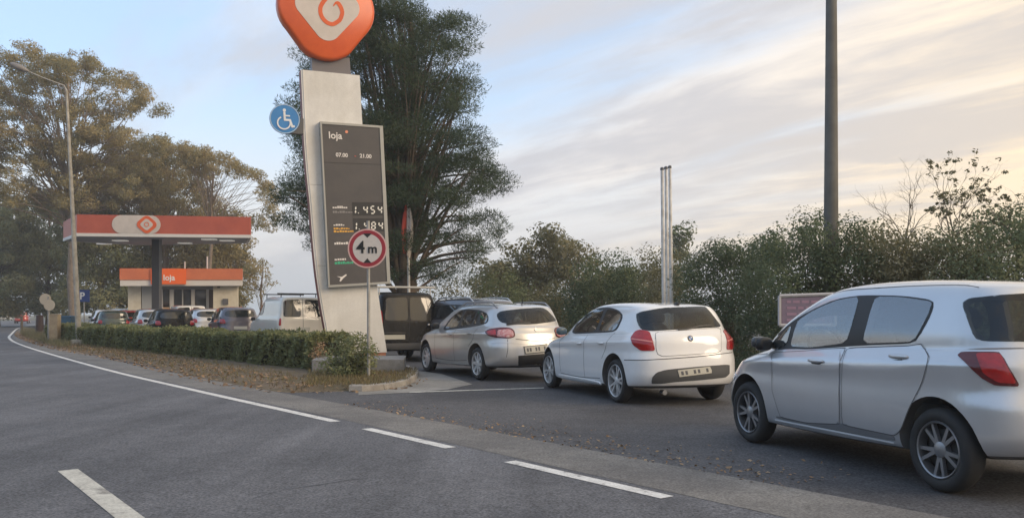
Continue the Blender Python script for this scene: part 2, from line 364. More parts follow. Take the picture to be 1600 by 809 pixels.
def ray_plane(px, py, P, nrm):
    d = Vector(((px-CX)/F, 1.0, -(py-HY)/F)); O = Vector((0, 0, CAMH)); t = (P-O).dot(nrm)/d.dot(nrm); return O+d*t
YAW = math.radians(22)
U = Vector((math.cos(YAW), math.sin(YAW), 0)); Wn = Vector((-math.sin(YAW), math.cos(YAW), 0)); V = Vector((0, 0, 1))   # Wn points away from the viewer
TB = G(556, 577); TB.y += 0.25
T0 = Vector((TB.x, TB.y, gz(TB.x, TB.y)))
tot = empty('price_totem', T0); tag(tot, 'tall cream petrol station totem with charcoal price board and orange diamond emblem on top', 'totem sign')
def tl(px, py, depth=0.0):                     # photo pixel -> (u, v) on the totem's face plane
    p = ray_plane(px, py, T0+Wn*depth, Wn)-T0; return (p.dot(U), p.z)
FT = frame((0, 0, 0), U, V, Wn)
lf = [tl(*p) for p in ((470, 109), (472.5, 165), (475, 220), (479, 272), (484, 320), (488.5, 376), (494, 430), (502, 482), (511, 531), (514, 553))]
rt = [tl(*p) for p in ((562, 118), (566, 190), (571, 260), (577, 330), (583, 390), (590, 450), (597, 500), (605, 553))]
mb = MB()
# slab: front, back and the dark red edge strips, built in courses so that the face follows the curve
outl = [tuple(p) for p in spline(lf, 4)]; outr = [tuple(p) for p in spline(rt, 5)]
zs = np.linspace(outl[-1][1]+0.0, min(outl[0][1], outr[0][1]), 36)
def xs(o_, z): a = sorted((p[1], p[0]) for p in o_); return float(np.interp(z, [q[0] for q in a], [q[1] for q in a]))
pl = [(xs(outl, z), z) for z in zs]+[]; pr = [(xs(outr, z), z) for z in zs]
pl[-1] = (outl[0][0], outl[0][1]); pr[-1] = (outr[0][0], outr[0][1])
n = len(pl)
for dep, mi in ((0.0, 0), (0.30, 0)):
    mb.add([FT@Vector((p[0], p[1], dep)) for p in pl]+[FT@Vector((p[0], p[1], dep)) for p in pr], [(i, i+1, n+i+1, n+i) for i in range(n-1)], mi)
b0 = len(mb.v)
for sd, o_ in ((0, pl), (1, pr)):
    mb.add([FT@Vector((p[0], p[1], d)) for p in o_ for d in (0.0, 0.30)], [(2*i, 2*i+1, 2*i+3, 2*i+2) for i in range(n-1)], 1)
mb.add([FT@Vector((p[0], p[1], d)) for p in (pl[-1], pr[-1]) for d in (0, 0.3)], [(0, 1, 3, 2)], 0)
slab = mb.build('slab', [cream, redtrim], tot)
# slim raised edge rib down the left of the slab
mb = MB(); rib = [(p[0]+0.03, p[1]) for p in pl]
mb.tube([FT@Vector((p[0]+0.045, p[1], -0.006)) for p in pl], 0.012, 6); mb.build('edge_rib', cream, slab, smooth=True)
# panel joints
for zj in (0.34, 0.62):
    i = int(zj*(n-1)); mb = MB(); a, b_ = pl[i], pr[i]
    mb.prism([(a[0]+0.01, a[1]-0.004), (b_[0]-0.01, b_[1]-0.004), (b_[0]-0.01, b_[1]+0.004), (a[0]+0.01, a[1]+0.004)], 0.004, FT@Matrix.Translation((0, 0, -0.003))); mb.build('panel_joint', mat('joint', (0.30, 0.28, 0.24)), slab)
# board
DB = -0.16
bd = [tl(*p, DB) for p in ((500, 190), (598, 197), (610, 443), (513, 449))]
def bp(u, v):                                  # 0..1 across, 0..1 down the board
    a = Vector(bd[0]).lerp(Vector(bd[1]), u); b = Vector(bd[3]).lerp(Vector(bd[2]), u); return a.lerp(b, v)
mb = MB(); mb.prism([tuple(p) for p in bd], 0.158, FT@Matrix.Translation((0, 0, DB)), mi=0, mside=1); board = mb.build('price_board', [boardm, alu], tot)
BW = (Vector(bd[1])-Vector(bd[0])).length; BH = (Vector(bd[3])-Vector(bd[0])).length
mb = MB()
for (u0, v0, u1, v1) in ((0, 0, 1, 0.014), (0, 0.986, 1, 1), (0, 0.0141, 0.025, 0.9859), (0.945, 0.0141, 1, 0.9859)):
    mb.prism([tuple(bp(*q)) for q in ((u0, v0), (u1, v0), (u1, v1), (u0, v1))], 0.02, FT@Matrix.Translation((0, 0, DB-0.02)))
mb.build('board_frame', alu, board)
mb = MB(); mb.prism([tuple(bp(*q)) for q in ((0.03, 0.243), (0.94, 0.243), (0.94, 0.247), (0.03, 0.247))], 0.003, FT@Matrix.Translation((0, 0, DB-0.003))); mb.build('panel_joint', mat('joint_dark', (0.04, 0.038, 0.038)), board)
du = (Vector(bd[1])-Vector(bd[0])).normalized(); dv = (Vector(bd[0])-Vector(bd[3])).normalized()
def btext(s_, u, v, size, m, name, al='LEFT', bold=0.0):
    p = bp(u, v); o = FT@Vector((p.x, p.y, DB-0.008)); uu = U*du.x+V*du.y; vv = U*dv.x+V*dv.y
    return text(s_, size, frame(o, uu, vv, uu.cross(vv)), name, m, board, 0.003, al, bold=bold)
whp = mat('board_white_print', (0.74, 0.70, 0.67), rough=0.6)
btext('loja', 0.12, 0.098, 0.22, whp, 'board_lettering', bold=0.004)
mb = MB(); c = bp(0.41, 0.052); mb.prism(circ(c.x, c.y, 0.034, 16), 0.006, FT@Matrix.Translation((0, 0, DB-0.007))); mb.build('emblem_dot', mat('salmon_print', (0.78, 0.30, 0.18)), board)
btext('07.00', 0.22, 0.207, 0.125, whp, 'board_lettering', bold=0.003)
btext('-', 0.515, 0.207, 0.125, mat('red_print', (0.5, 0.10, 0.08)), 'board_lettering', bold=0.003)
btext('21.00', 0.60, 0.207, 0.125, whp, 'board_lettering', bold=0.003)
SEG = {'1': 'bc', '4': 'fgbc', '5': 'afgcd', '8': 'abcdefg'}
def digit(ch, u, v, wd, ht):
    p0 = bp(u, v); mb = MB(); th = 0.030; g = 0.006; sl = 0.10
    S_ = {'a': (0, 1, 1, 1), 'g': (0, .5, 1, .5), 'd': (0, 0, 1, 0), 'f': (0, .5, 0, 1), 'e': (0, 0, 0, .5), 'b': (1, .5, 1, 1), 'c': (1, 0, 1, .5)}
    for k in SEG[ch]:
        x0, y0, x1, y1 = S_[k]; a = Vector((x0*wd, y0*ht)); b = Vector((x1*wd, y1*ht)); d = (b-a).normalized(); nn = Vector((-d.y, d.x)); a += d*g; b -= d*g
        q = [a, a+d*th*.5+nn*th*.5, b-d*th*.5+nn*th*.5, b, b-d*th*.5-nn*th*.5, a+d*th*.5-nn*th*.5]
        pts = []
        for t_ in q:
            w_ = p0+du*(t_.x+sl*t_.y)+dv*t_.y; pts.append((w_.x, w_.y))
        mb.prism(pts, 0.004, FT@Matrix.Translation((0, 0, DB-0.010)))
    return mb
disp = mat('display_black', (0.03, 0.03, 0.032), rough=0.3)
ledm = mat('display_segments', (0.78, 0.76, 0.70), rough=0.5)
for r_, num in ((0.555, '1454'), (0.655, '1484')):
    mb = MB(); mb.prism([tuple(bp(*q)) for q in ((0.44, r_-0.071), (0.935, r_-0.071), (0.935, r_+0.012), (0.44, r_+0.012))], 0.006, FT@Matrix.Translation((0, 0, DB-0.005))); ds = mb.build('price_display', disp, board)
    for i, ch in enumerate(num):
        digit(ch, (0.43 if i == 0 else 0.50)+i*0.117, r_-0.002, 0.082, 0.165).build('price_digit', ledm, ds)
    mb = MB(); c = bp(0.535, r_-0.004); mb.prism(circ(c.x, c.y, 0.012, 10), 0.004, FT@Matrix.Translation((0, 0, DB-0.010))); mb.build('decimal_point', ledm, ds)
def bars(rows, name):
    for (u0, u1, v0, v1, m) in rows:            # fuel names too small to read: dashes of print
        k = 0; u = u0
        mb = MB()
        while u < u1-0.012:
            wdt = min(u1-u, R.uniform(0.022, 0.042)); hh = R.choice((0.6, 0.8, 1.0))*(v1-v0)
            mb.prism([tuple(bp(*q)) for q in ((u, v1-hh), (u+wdt, v1-hh), (u+wdt, v1), (u, v1))], 0.003, FT@Matrix.Translation((0, 0, DB-0.004))); u += wdt+0.008
        mb.build(name, m, board)
yel = mat('amber_print', (0.75, 0.40, 0.06)); grn = mat('green_print', (0.05, 0.45, 0.25)); greyp = mat('grey_print', (0.24, 0.23, 0.23))
bars([(0.13, 0.36, 0.508, 0.522, whp), (0.13, 0.46, 0.538, 0.55, greyp), (0.13, 0.30, 0.618, 0.628, whp), (0.13, 0.38, 0.64, 0.65, yel), (0.13, 0.46, 0.656, 0.668, yel),
      (0.13, 0.40, 0.728, 0.742, whp), (0.12, 0.30, 0.828, 0.838, whp), (0.12, 0.42, 0.846, 0.862, grn)], 'fuel_name')
mb = MB(); mb.prism([tuple(bp(*q)) for q in ((0.14, 0.935), (0.22, 0.94), (0.29, 0.925), (0.30, 0.932), (0.24, 0.95), (0.20, 0.968), (0.18, 0.965), (0.20, 0.947))], 0.003, FT@Matrix.Translation((0, 0, DB-0.004))); mb.build('printed_mark', whp, board)
# neck and emblem
nk = [tl(*p, 0.15) for p in ((486, 92), (545, 92), (547, 118), (487, 116))]
mb = MB(); mb.prism(nk, 0.22, FT@Matrix.Translation((0, 0, 0.06))); mb.build('neck', mat('neck_grey', (0.16, 0.15, 0.16), rough=0.5), tot)
def rdiamond(cx, cy, a, b, r, k=10, tilt=0.0):  # rounded diamond: arcs round the corners of an inner diamond
    out = []; cor = ((a, 0, 0), (0, b, 90), (-a, 0, 180), (0, -b, 270)); fl = math.degrees(math.atan2(a, b))
    for x, y, ang in cor:
        h = fl if ang in (90, 270) else 90-fl
        for i in range(k+1):
            t_ = math.radians(ang-(90-h)+2*(90-h)*i/k) if False else math.radians(ang-45+90*i/k); out.append((cx+x+r*math.cos(t_), cy+y+r*math.sin(t_)))
    return out
EC = tl(511, 11, -0.1)
emb = MB(); lay = [(0.32, 0.42, 0.72, 0.0), (0.32, 0.42, 0.77, 0.03), (0.32, 0.42, 0.79, 0.08), (0.32, 0.42, 0.79, 0.30), (0.32, 0.42, 0.77, 0.35), (0.32, 0.42, 0.72, 0.38)]
K = len(rdiamond(0, 0, 1, 1, 1)); vs = []
for a, b_, r_, d_ in lay: vs += [FT@Vector((p[0], p[1], -0.12+d_)) for p in rdiamond(EC[0], EC[1], a, b_, r_)]
fs = [(l*K+i, l*K+(i+1) % K, (l+1)*K+(i+1) % K, (l+1)*K+i) for l in range(5) for i in range(K)]+[tuple(range(K)), tuple(range(5*K, 6*K))]
emb.add(vs, fs); em = emb.build('emblem', orange, tot, smooth=True, angle=50)
mb = MB(); mb.prism(rdiamond(EC[0]+0.01, EC[1]+0.02, 0.43, 0.50, 0.30), 0.012, FT@Matrix.Translation((0, 0, -0.130))); mb.build('emblem_face', palegrey, em)
# spiral G
gp = spline([(745, 70), (768, 40), (795, 35), (828, 85), (840, 140), (820, 205), (780, 240), (735, 258), (680, 240), (635, 195), (612, 140), (612, 80), (640, 25), (690, -30), (760, -70), (840, -80)], 4)
gp = [gp[int(round(j*(len(gp)-1)/45))] for j in range(46)]; path = [tl(410+q[0]/6.74, q[1]/6.74, -0.13) for q in gp]
mb = MB(); left = []; right = []
for i, p in enumerate(path):
    q = Vector(path[min(i+1, 45)])-Vector(path[max(i-1, 0)]); q.normalize(); nn = Vector((-q.y, q.x)); hw = 0.006+0.040*min(1, i/7)*(1 if i < 40 else (46-i)/6)
    left.append(Vector(p)+nn*hw); right.append(Vector(p)-nn*hw)
MZ = FT@Matrix.Translation((0, 0, -0.138))
mb.add([MZ@Vector((p.x, p.y, d)) for p in left for d in (0, .008)]+[MZ@Vector((p.x, p.y, d)) for p in right for d in (0, .008)],
       [(2*i, 2*i+2, 92+2*i+2, 92+2*i) for i in range(45)]+[(2*i, 2*i+1, 2*i+3, 2*i+2) for i in range(45)]+[(92+2*i, 92+2*i+2, 92+2*i+3, 92+2*i+1) for i in range(45)])
mb.build('emblem_spiral', orange, em)
# plinth
PLc = G(557, 587); PLc.y += 0.45
plm = surface('plinth_concrete', (0.25, 0.25, 0.25), (0.19, 0.19, 0.19), gscale=60, pscale=2.5, grain=0.2)
pmb = MB(); pmb.box((PLc.x, PLc.y, PLc.z+0.12), (1.88, 0.9, 0.44), rz=math.radians(4)); pb = pmb.build('concrete_plinth', plm); tag(pb, 'low grey concrete plinth block under the cream totem', 'plinth')
bv = pb.modifiers.new('bevel', 'BEVEL'); bv.width = 0.015; bv.segments = 2
slab_foot = MB(); slab_foot.box(FT@Vector(((lf[-1][0]+rt[-1][0])/2+0.02, lf[-1][1]-0.10, 0.15)), (1.27, 0.27, 0.28), rz=YAW); slab_foot.build('foot', mat('foot_brick', (0.40, 0.17, 0.10), rough=0.8), tot)

# blue wheelchair sign beside the totem
def ptri(*p): return [tuple(q) for q in p]
bs = at(445, 186, 18.9); bsg = empty('wheelchair_sign', bs); tag(bsg, 'round blue wheelchair symbol sign on a grey arm at the left of the totem', 'sign')
mb = MB(); mb.prism(circ(0, 0, 0.325, 48), 0.03, FT); mb.build('disc', mat('sign_blue', (0.035, 0.20, 0.50), rough=0.4, c2=(0.045, 0.23, 0.54), nscale=4), bsg)
mb = MB(); Fz = FT@Matrix.Translation((0, 0, -0.008)); ringo, ringi = circ(0, 0, 0.318, 48), circ(0, 0, 0.302, 48)
mb.add([Fz@Vector((p[0], p[1], 0)) for p in ringo+ringi], [(i, (i+1) % 48, 48+(i+1) % 48, 48+i) for i in range(48)]); mb.build('rim', mat('sign_rim', (0.42, 0.55, 0.68), rough=0.5), bsg)
mb = MB(); wsm = mat('sign_white', (0.70, 0.74, 0.78), rough=0.5)
mb.prism(circ(-0.01, 0.19, 0.035, 16), 0.006, Fz)
def stroke(mb, pts, wd, M):
    for i in range(len(pts)-1):
        a, b = Vector(pts[i]), Vector(pts[i+1]); d = (b-a).normalized(); nn = Vector((-d.y, d.x))*wd/2; a2, b2 = a-d*wd*0.3, b+d*wd*0.3
        mb.prism([tuple(a2+nn), tuple(a2-nn), tuple(b2-nn), tuple(b2+nn)], 0.006, M@Matrix.Translation((0, 0, -0.0007*i)))
stroke(mb, [(-0.01, 0.14), (0.0, -0.02), (0.11, -0.02), (0.16, -0.16), (0.20, -0.15)], 0.045, Fz); stroke(mb, [(0.0, 0.07), (0.10, 0.07)], 0.032, Fz@Matrix.Translation((0, 0, -0.004)))
arc = [(-0.02+0.135*math.cos(math.radians(a)), -0.09+0.135*math.sin(math.radians(a))) for a in range(120, 361, 12)]
stroke(mb, arc, 0.030, Fz@Matrix.Translation((0, 0, -0.006))); mb.build('wheelchair_symbol', wsm, bsg)
mb = MB(); mb.box(FT@Vector((0.20, -0.13, 0.10)), (0.42, 0.14, 0.34), rz=YAW); mb.build('bracket', dkgrey, bsg)

# height limit sign in front of the board
hs = G(576, 596); hg = empty('height_limit_sign', hs); tag(hg, 'round red and white four metre height limit sign on a thin post before the totem', 'sign')
mb = MB(); hc = at(574, 388, hs.y-0.05)-hs; top_z = (at(574, 345, hs.y)-hs).z
mb.tube([(0, 0, -0.05), (0, 0, 1.5), (hc.x*0.6, 0, top_z)], 0.030, 10); mb.build('post', galv, hg, smooth=True)
FH = frame(hc, Vector((1, 0, 0)), V, Vector((0, 1, 0)))
sr = sizeof(30.5, hs.y)
mb = MB(); mb.prism(circ(0, 0, sr, 56), 0.02, FH); mb.build('disc', mat('sign_back', (0.40, 0.38, 0.37), rough=0.5), hg)
def annulus(ro, ri, d, nm, m):
    mb = MB(); mb.add([FH@Vector((p[0], p[1], d)) for p in circ(0, 0, ro, 56)+circ(0, 0, ri, 56)], [(i, (i+1) % 56, 56+(i+1) % 56, 56+i) for i in range(56)]); return mb.build(nm, m, hg)
annulus(sr, sr*0.93, -0.003, 'pink_rim', mat('sign_pink', (0.62, 0.40, 0.38), rough=0.5))
annulus(sr*0.93, sr*0.74, -0.0035, 'red_ring', mat('sign_red', (0.30, 0.025, 0.04), rough=0.45))
mb = MB(); mb.prism(circ(0, 0, sr*0.745, 56), 0.004, FH@Matrix.Translation((0, 0, -0.004))); mb.build('white_face', mat('sign_face_white', (0.60, 0.56, 0.53), rough=0.5, c2=(0.52, 0.49, 0.47), nscale=9), hg)
mb = MB(); mb.prism([(-0.085, sr*0.76), (0.0, sr*0.54), (0.085, sr*0.76)], 0.004, FH@Matrix.Translation((0, 0, -0.006))); mb.build('arrow_point', black, hg)
mb = MB(); mb.prism([(-0.075, -sr*0.74), (0.075, -sr*0.74), (0.0, -sr*0.50)], 0.004, FH@Matrix.Translation((0, 0, -0.006))); mb.build('arrow_point', black, hg)
text('4', 0.32, frame(FH@Vector((-0.205, -0.085, -0.010)), Vector((1, 0, 0)), V, Vector((0, -1, 0))), 'sign_lettering', black, hg, 0.003, bold=0.006)
text('m', 0.24, frame(FH@Vector((0.005, -0.085, -0.010)), Vector((1, 0, 0)), V, Vector((0, -1, 0))), 'sign_lettering', black, hg, 0.003, bold=0.006)

# ------------------------------------------------------------------ petrol station canopy and shop
CZ0 = 41.0
can = empty('station_canopy', at(245, 368, 45.0).xy.to_3d()); can.location.z = gz(0, 45)
tag(can, 'petrol station canopy with red orange fascia and one dark column', 'canopy')
co = can.location
plan = [(-24.2, 46.6), (-20.65, 41.0), (-12.9, 42.7), (-15.2, 49.6), (-22.6, 52.0)]
zt = CAMH+100*41/F; zb = CAMH+71*41/F; zw = CAMH+66*41/F
fred = mat('fascia_red', (0.46, 0.105, 0.065), rough=0.5, c2=(0.39, 0.085, 0.055), nscale=1.2)
for i, nm in ((0, 'fascia'), (1, 'fascia'), (2, 'fascia'), (3, 'fascia'), (4, 'fascia')):
    a, b_ = Vector((*plan[i], 0)), Vector((*plan[(i+1) % 5], 0)); d = (b_-a); ln = d.length; d.normalize(); nn = Vector((d.y, -d.x, 0))
    mb = MB(); Mf = frame(a+nn*0.0-co, d, V, -nn); mb.prism([(0, zb), (ln, zb), (ln, zt), (0, zt)], 0.10, Mf); mb.build(nm, fred, can)
    mb = MB(); mb.prism([(0.0, zw), (ln, zw), (ln, zb-0.002), (0.0, zb-0.002)], 0.12, frame(a+nn*0.02-co, d, V, -nn)); mb.build('white_lower_edge', mat('white_panel', (0.66, 0.64, 0.61), rough=0.5), can)
ins = [(p[0]+(-18.4-p[0])*0.02, p[1]+(46.4-p[1])*0.02) for p in plan]
mb = MB(); mb.prism([(p[0]-co.x, p[1]-co.y) for p in ins], 0.25, Matrix.Translation((0, 0, zw+0.03-co.z))); mb.build('soffit', mat('soffit_grey', (0.36, 0.37, 0.38), rough=0.6), can)
for px, py in ((163, 380), (188, 375), (289, 379), (327, 373), (355, 375)):
    d_ = (zw+0.03-CAMH)*F/(HY-py); p = at(px, py, d_)
    mb = MB(); mb.box((p.x-co.x, p.y-co.y, zw-co.z-0.005), (0.62, 0.62, 0.06)); lm = mb.build('canopy_light', mat('lamp_white', (1.0, 0.95, 0.86), emit=0.12), can)
cpx = at(245, 400, 45.0)
mb = MB(); mb.box((cpx.x-co.x, cpx.y-co.y, (zw+gz(0, 45))/2-co.z), (0.38, 0.38, zw-gz(0, 45)+0.05)); mb.build('column', mat('column_dark', (0.075, 0.07, 0.075), rough=0.5), can)
# pale badge and emblem on the fascia
a, b_ = Vector((*plan[1], 0)), Vector((*plan[2], 0)); d = (b_-a); ln = d.length; d.normalize(); nn = Vector((d.y, -d.x, 0))
def fx(px): return ray_plane(px, 350, a, nn).__sub__(a).dot(d)
zm = (zt+zb)/2; hh = (zt-zb)/2
x0, x1 = fx(175), fx(251)
pill = [(x0+hh-hh*math.sin(t_), zm+hh*math.cos(t_)) for t_ in np.linspace(0, math.pi, 14)]+[(x1-hh+hh*math.sin(t_), zm-hh*math.cos(t_)) for t_ in np.linspace(0, math.pi, 14)]
Mc = frame(a-co, d, V, -nn)
mb = MB(); mb.prism(pill, 0.03, Mc@Matrix.Translation((0, 0, -0.03))); mb.build('pale_badge', palegrey, can)
xc = fx(229.5)
mb = MB(); mb.prism(rdiamond(xc, zm, 0.22, 0.20, 0.22), 0.03, Mc@Matrix.Translation((0, 0, -0.06))); ce = mb.build('emblem', orange, can)
mb = MB(); mb.prism(rdiamond(xc, zm, 0.16, 0.15, 0.12), 0.01, Mc@Matrix.Translation((0, 0, -0.07))); mb.build('emblem_face', palegrey, ce)
mb = MB(); stroke(mb, [(xc+0.10*math.cos(t_), zm+0.10*math.sin(t_)) for t_ in np.linspace(0.6, -5.6, 14)], 0.035, Mc@Matrix.Translation((0, 0, -0.078))); mb.build('emblem_spiral', orange, ce)
# gutter box under the right end of the column and wall flag lights left out of sight

SZ = 60.0
sb = at(285, 435, SZ); shop = empty('shop_building', (sb.x, sb.y, gz(0, SZ))); so = shop.location
tag(shop, 'low cream station shop with orange fascia and glass front behind the canopy', 'building')
def sx(px): return at(px, 435, SZ).x-so.x
def sz(py): return at(285, py, SZ).z-so.z
wallm = mat('shop_wall', (0.62, 0.57, 0.46), rough=0.8, c2=(0.54, 0.49, 0.38), nscale=3.0)
forange = mat('shop_fascia_orange', (0.58, 0.17, 0.075), rough=0.5, c2=(0.50, 0.14, 0.065), nscale=1.5)
glassd = mat('shop_glass', (0.03, 0.032, 0.035), rough=0.06, ior=1.7)
fr = mat('pale_frame', (0.50, 0.48, 0.45), rough=0.5)
def sbox(name, px0, px1, py0, py1, y0, y1, m, parent=None):
    x0, x1, z0, z1 = sx(px0), sx(px1), sz(py1), sz(py0); mb = MB(); mb.box(((x0+x1)/2, (y0+y1)/2, (z0+z1)/2), (x1-x0, y1-y0, z1-z0)); return mb.build(name, m, parent or shop)
gy = 530
sbox('wall', 214, 232, 443, gy, 0.05, 4.5, wallm); sbox('wall', 336, 372, 441, gy, -0.5, 4.5, wallm); sbox('wall', 232.2, 335.8, 441, gy, 1.6, 4.4, wallm)
fs_ = sbox('fascia', 206, 379, 420, 437, -1.2, 5.0, forange); sbox('white_band', 206.5, 378.6, 437.3, 446, -1.15, 4.95, mat('white_panel2', (0.60, 0.57, 0.53), rough=0.5))
bx = sbox('sign_box', 249, 298, 420.5, 443.5, -1.32, -1.18, mat('sign_orange', (0.80, 0.14, 0.03), rough=0.4))
text('loja', 0.52, frame((sx(266), -1.335, sz(437.5)), Vector((1, 0, 0)), V, Vector((0, -1, 0))), 'sign_lettering', white, bx, 0.01, bold=0.012)
sbox('left_shutter', 233, 250, 447, gy, 0.10, 0.3, mat('shutter_grey', (0.33, 0.34, 0.34), rough=0.5))
for px0, px1 in ((255, 261), (263, 272), (279, 290), (292, 303), (309, 325)):
    wd_ = sbox('window' if px1 < 305 else 'glass_door', px0, px1, 452, 476 if px1 < 275 else (478 if px1 < 305 else gy), 0.22, 0.30, glassd)
for px0, px1 in ((250.5, 254.5), (261.3, 262.7), (272.5, 278.5), (290.3, 291.7), (303.5, 308.5), (325.5, 329)): sbox('window_post', px0, px1, 447, gy, 0.12, 0.34, fr)
for px0, px1 in ((254.8, 272.2), (278.8, 303.2)): sbox('low_wall', px0, px1, 479, gy, 0.16, 0.5, mat('low_wall_tan', (0.50, 0.33, 0.20), rough=0.8))
sbox('lintel', 250.6, 335.5, 446.3, 451.5, 0.05, 0.6, mat('lintel_grey', (0.20, 0.20, 0.20), rough=0.6)); sbox('door_side_panel', 329.3, 335.6, 452, gy, 0.15, 0.3, mat('brown_panel', (0.10, 0.06, 0.04)))
sbox('cash_machine', 350, 358, 466, 475, -0.62, -0.50, dkgrey); sbox('wall_lamp', 342, 346, 447, 449.5, -0.62, -0.5, dkgrey)
mb = MB(); mb.tube([(sx(325), 2, sz(421)), (sx(325), 2, sz(400))], 0.06, 8); mb.build('flue_pipe', fr, shop); mb = MB(); mb.tube([(sx(291), 2.4, sz(421)), (sx(291), 2.4, sz(408))], 0.05, 8); mb.build('flue_pipe', fr, shop)

pv = Vector((sx(379), 0, 0)); shop.location = Vector(so)+pv-Matrix.Rotation(math.radians(17), 3, 'Z')@pv; shop.rotation_euler = (0, 0, math.radians(17))
# ------------------------------------------------------------------ poles
lb = G(124, 540); lamp = empty('street_lamp', lb); tag(lamp, 'tall tapered street lamp with arm and lantern standing at the hedge', 'street lamp')
conm = mat('lamp_concrete', (0.46, 0.44, 0.39), rough=0.75, c2=(0.28, 0.26, 0.22), nscale=3)
lt = at(104, 142, lb.y)-lb; ptop = lt
mb = MB(); mb.tube([(0, 0, -0.1), Vector(lt)*0.5, lt], [0.115, 0.080, 0.045], 12); mb.build('pole', conm, lamp, smooth=True)
e1 = at(68, 122, lb.y-0.3)-lb; e2 = at(40, 110, lb.y-0.5)-lb
mb = MB(); mb.tube([lt, at(100, 134, lb.y)-lb, e1, e2], [0.042, 0.030, 0.022, 0.020], 8); mb.build('arm', galv, lamp, smooth=True)
mb = MB(); hd = at(30, 105.5, lb.y-0.6)-lb; ax = (hd-e1).normalized()
mb.tube([hd-ax*0.36, hd-ax*0.22, hd, hd+ax*0.25, hd+ax*0.34], [0.04, 0.10, 0.13, 0.10, 0.03], 10); mb.build('lantern', mat('lantern_grey', (0.20, 0.19, 0.19), rough=0.4), lamp, smooth=True)
mb = MB(); mb.box((0, 0, 0.12), (0.46, 0.46, 0.28)); mb.build('foot', conm, lamp)

up = at(1298, 435, 18.0); ub = Vector((up.x, up.y, gz(0, 18)))
pole = MB(); ua = at(1298.5, 330, 18.0); ub2 = at(1299, -60, 18.0); pole.tube([ub, ua, at(1299, 130, 18), ub2, at(1299, -160, 18)], [0.155, 0.145, 0.125, 0.105, 0.10], 14)
tag(pole.build('utility_pole', mat('weathered_pole', (0.16, 0.155, 0.14), rough=0.8, c2=(0.10, 0.095, 0.085), nscale=2.2, namt=0.9), smooth=True), 'thick dark weathered utility pole rising out of the vine bank', 'pole')
whitepole = mat('white_pole_paint', (0.74, 0.73, 0.70), rough=0.45, c2=(0.50, 0.48, 0.45), nscale=5)
for i, (px, tp, dd, lab) in enumerate(((1034.5, 266, 20.0, 'left of three bare white flagpoles behind the white hatchback'), (1040.5, 264.5, 20.5, 'middle of three bare white flagpoles behind the white hatchback'), (1046.5, 263, 21.0, 'right of three bare white flagpoles behind the white hatchback'))):
    p = at(px+4, 435, dd); p.z = gz(0, dd); fp = empty('bare_flagpole', p); tag(fp, lab, 'flagpole', 'bare flagpoles in a row')
    tpp = at(px, tp, dd)-p; mb = MB(); mb.tube([(0, 0, -0.05), Vector(tpp)*0.5, tpp], [0.052, 0.046, 0.036], 10); mb.build('pole', whitepole, fp, smooth=True)
    mb = MB(); mb.tube([tpp, tpp+Vector((0, 0, 0.05)), tpp+Vector((0, 0, 0.07))], [0.046, 0.046, 0.02], 10); mb.build('cap', dkgrey, fp, smooth=True)
# red and white flag hanging limp
fb = at(640, 435, 30.0); fb.z = gz(0, 30); fg = empty('flag_on_pole', fb); tag(fg, 'limp red and white flag on a slim white pole right of the totem', 'flag')
mb = MB(); ft = at(637, 314, 30)-fb; mb.tube([(0, 0, 0), ft], [0.06, 0.04], 10); mb.build('pole', whitepole, fg, smooth=True)
mb = MB(); vs = []; nk_ = 14
zt_, zb_ = at(637, 318, 30).z-fb.z, at(637, 396, 30).z-fb.z
for i in range(nk_+1):
    t_ = i/nk_; z_ = zt_+(zb_-zt_)*t_; wd = 0.16*math.sin(math.pi*min(1, 0.12+t_*0.9))+0.05; xb = ft.x*(1-t_*0.6)
    for k in range(9):
        q = k/8; vs.append((xb-0.14*t_*(1-q)+(q-0.45)*wd*1.6, -0.05-0.10*math.sin(q*9+t_*2)*(0.4+t_), z_-0.15*q))
mb.add(vs, [(i*9+k, i*9+k+1, i*9+k+10, i*9+k+9) for i in range(nk_) for k in range(8)], 0)
for j in range(nk_*8):
    if j % 8 >= 3: mb.m[j] = 1
fl = mb.build('flag_cloth', [mat('flag_red', (0.50, 0.07, 0.05), rough=0.8), mat('flag_white', (0.58, 0.52, 0.48), rough=0.8)], fg, smooth=True, angle=80)
sm = fl.modifiers.new('solid', 'SOLIDIFY'); sm.thickness = 0.006
# purple notice behind the nearest car
nz = 12.0; nb = at(1262, 435, nz); nb.z = gz(0, nz); ng = empty('notice_board', nb); tag(ng, 'purple notice board in a pale frame against the bank behind the near silver car', 'notice board')
q0, q1 = at(1218, 462, nz)-nb, at(1305, 459, nz)-nb; zlo = (at(1218, 508, nz)-nb).z
Mn = frame((0, 0, 0), Vector((1, 0, 0)), V, Vector((0, 1, 0)))
mb = MB(); mb.prism([(q0.x+0.03, zlo), (q1.x-0.03, zlo), (q1.x-0.03, q1.z-0.03), (q0.x+0.03, q0.z-0.03)], 0.03, Mn@Matrix.Translation((0, 0.02, 0)) if False else frame((0, 0.0, 0), Vector((1, 0, 0)), V, Vector((0, 1, 0)))); pn = mb.build('panel', mat('notice_purple', (0.16, 0.125, 0.18), rough=0.6, c2=(0.20, 0.155, 0.21), nscale=10), ng)
mb = MB()
for a_, b__ in (((q0.x, zlo), (q0.x, q0.z)), ((q0.x, q0.z), (q1.x, q1.z)), ((q1.x, q1.z), (q1.x, zlo)), ((q1.x, zlo), (q0.x, zlo))):
    mb.tube([(a_[0], 0.0, a_[1]), (b__[0], 0.0, b__[1])], 0.024, 6)
mb.build('frame', mat('notice_frame', (0.42, 0.41, 0.42), rough=0.5), ng)
mb = MB()
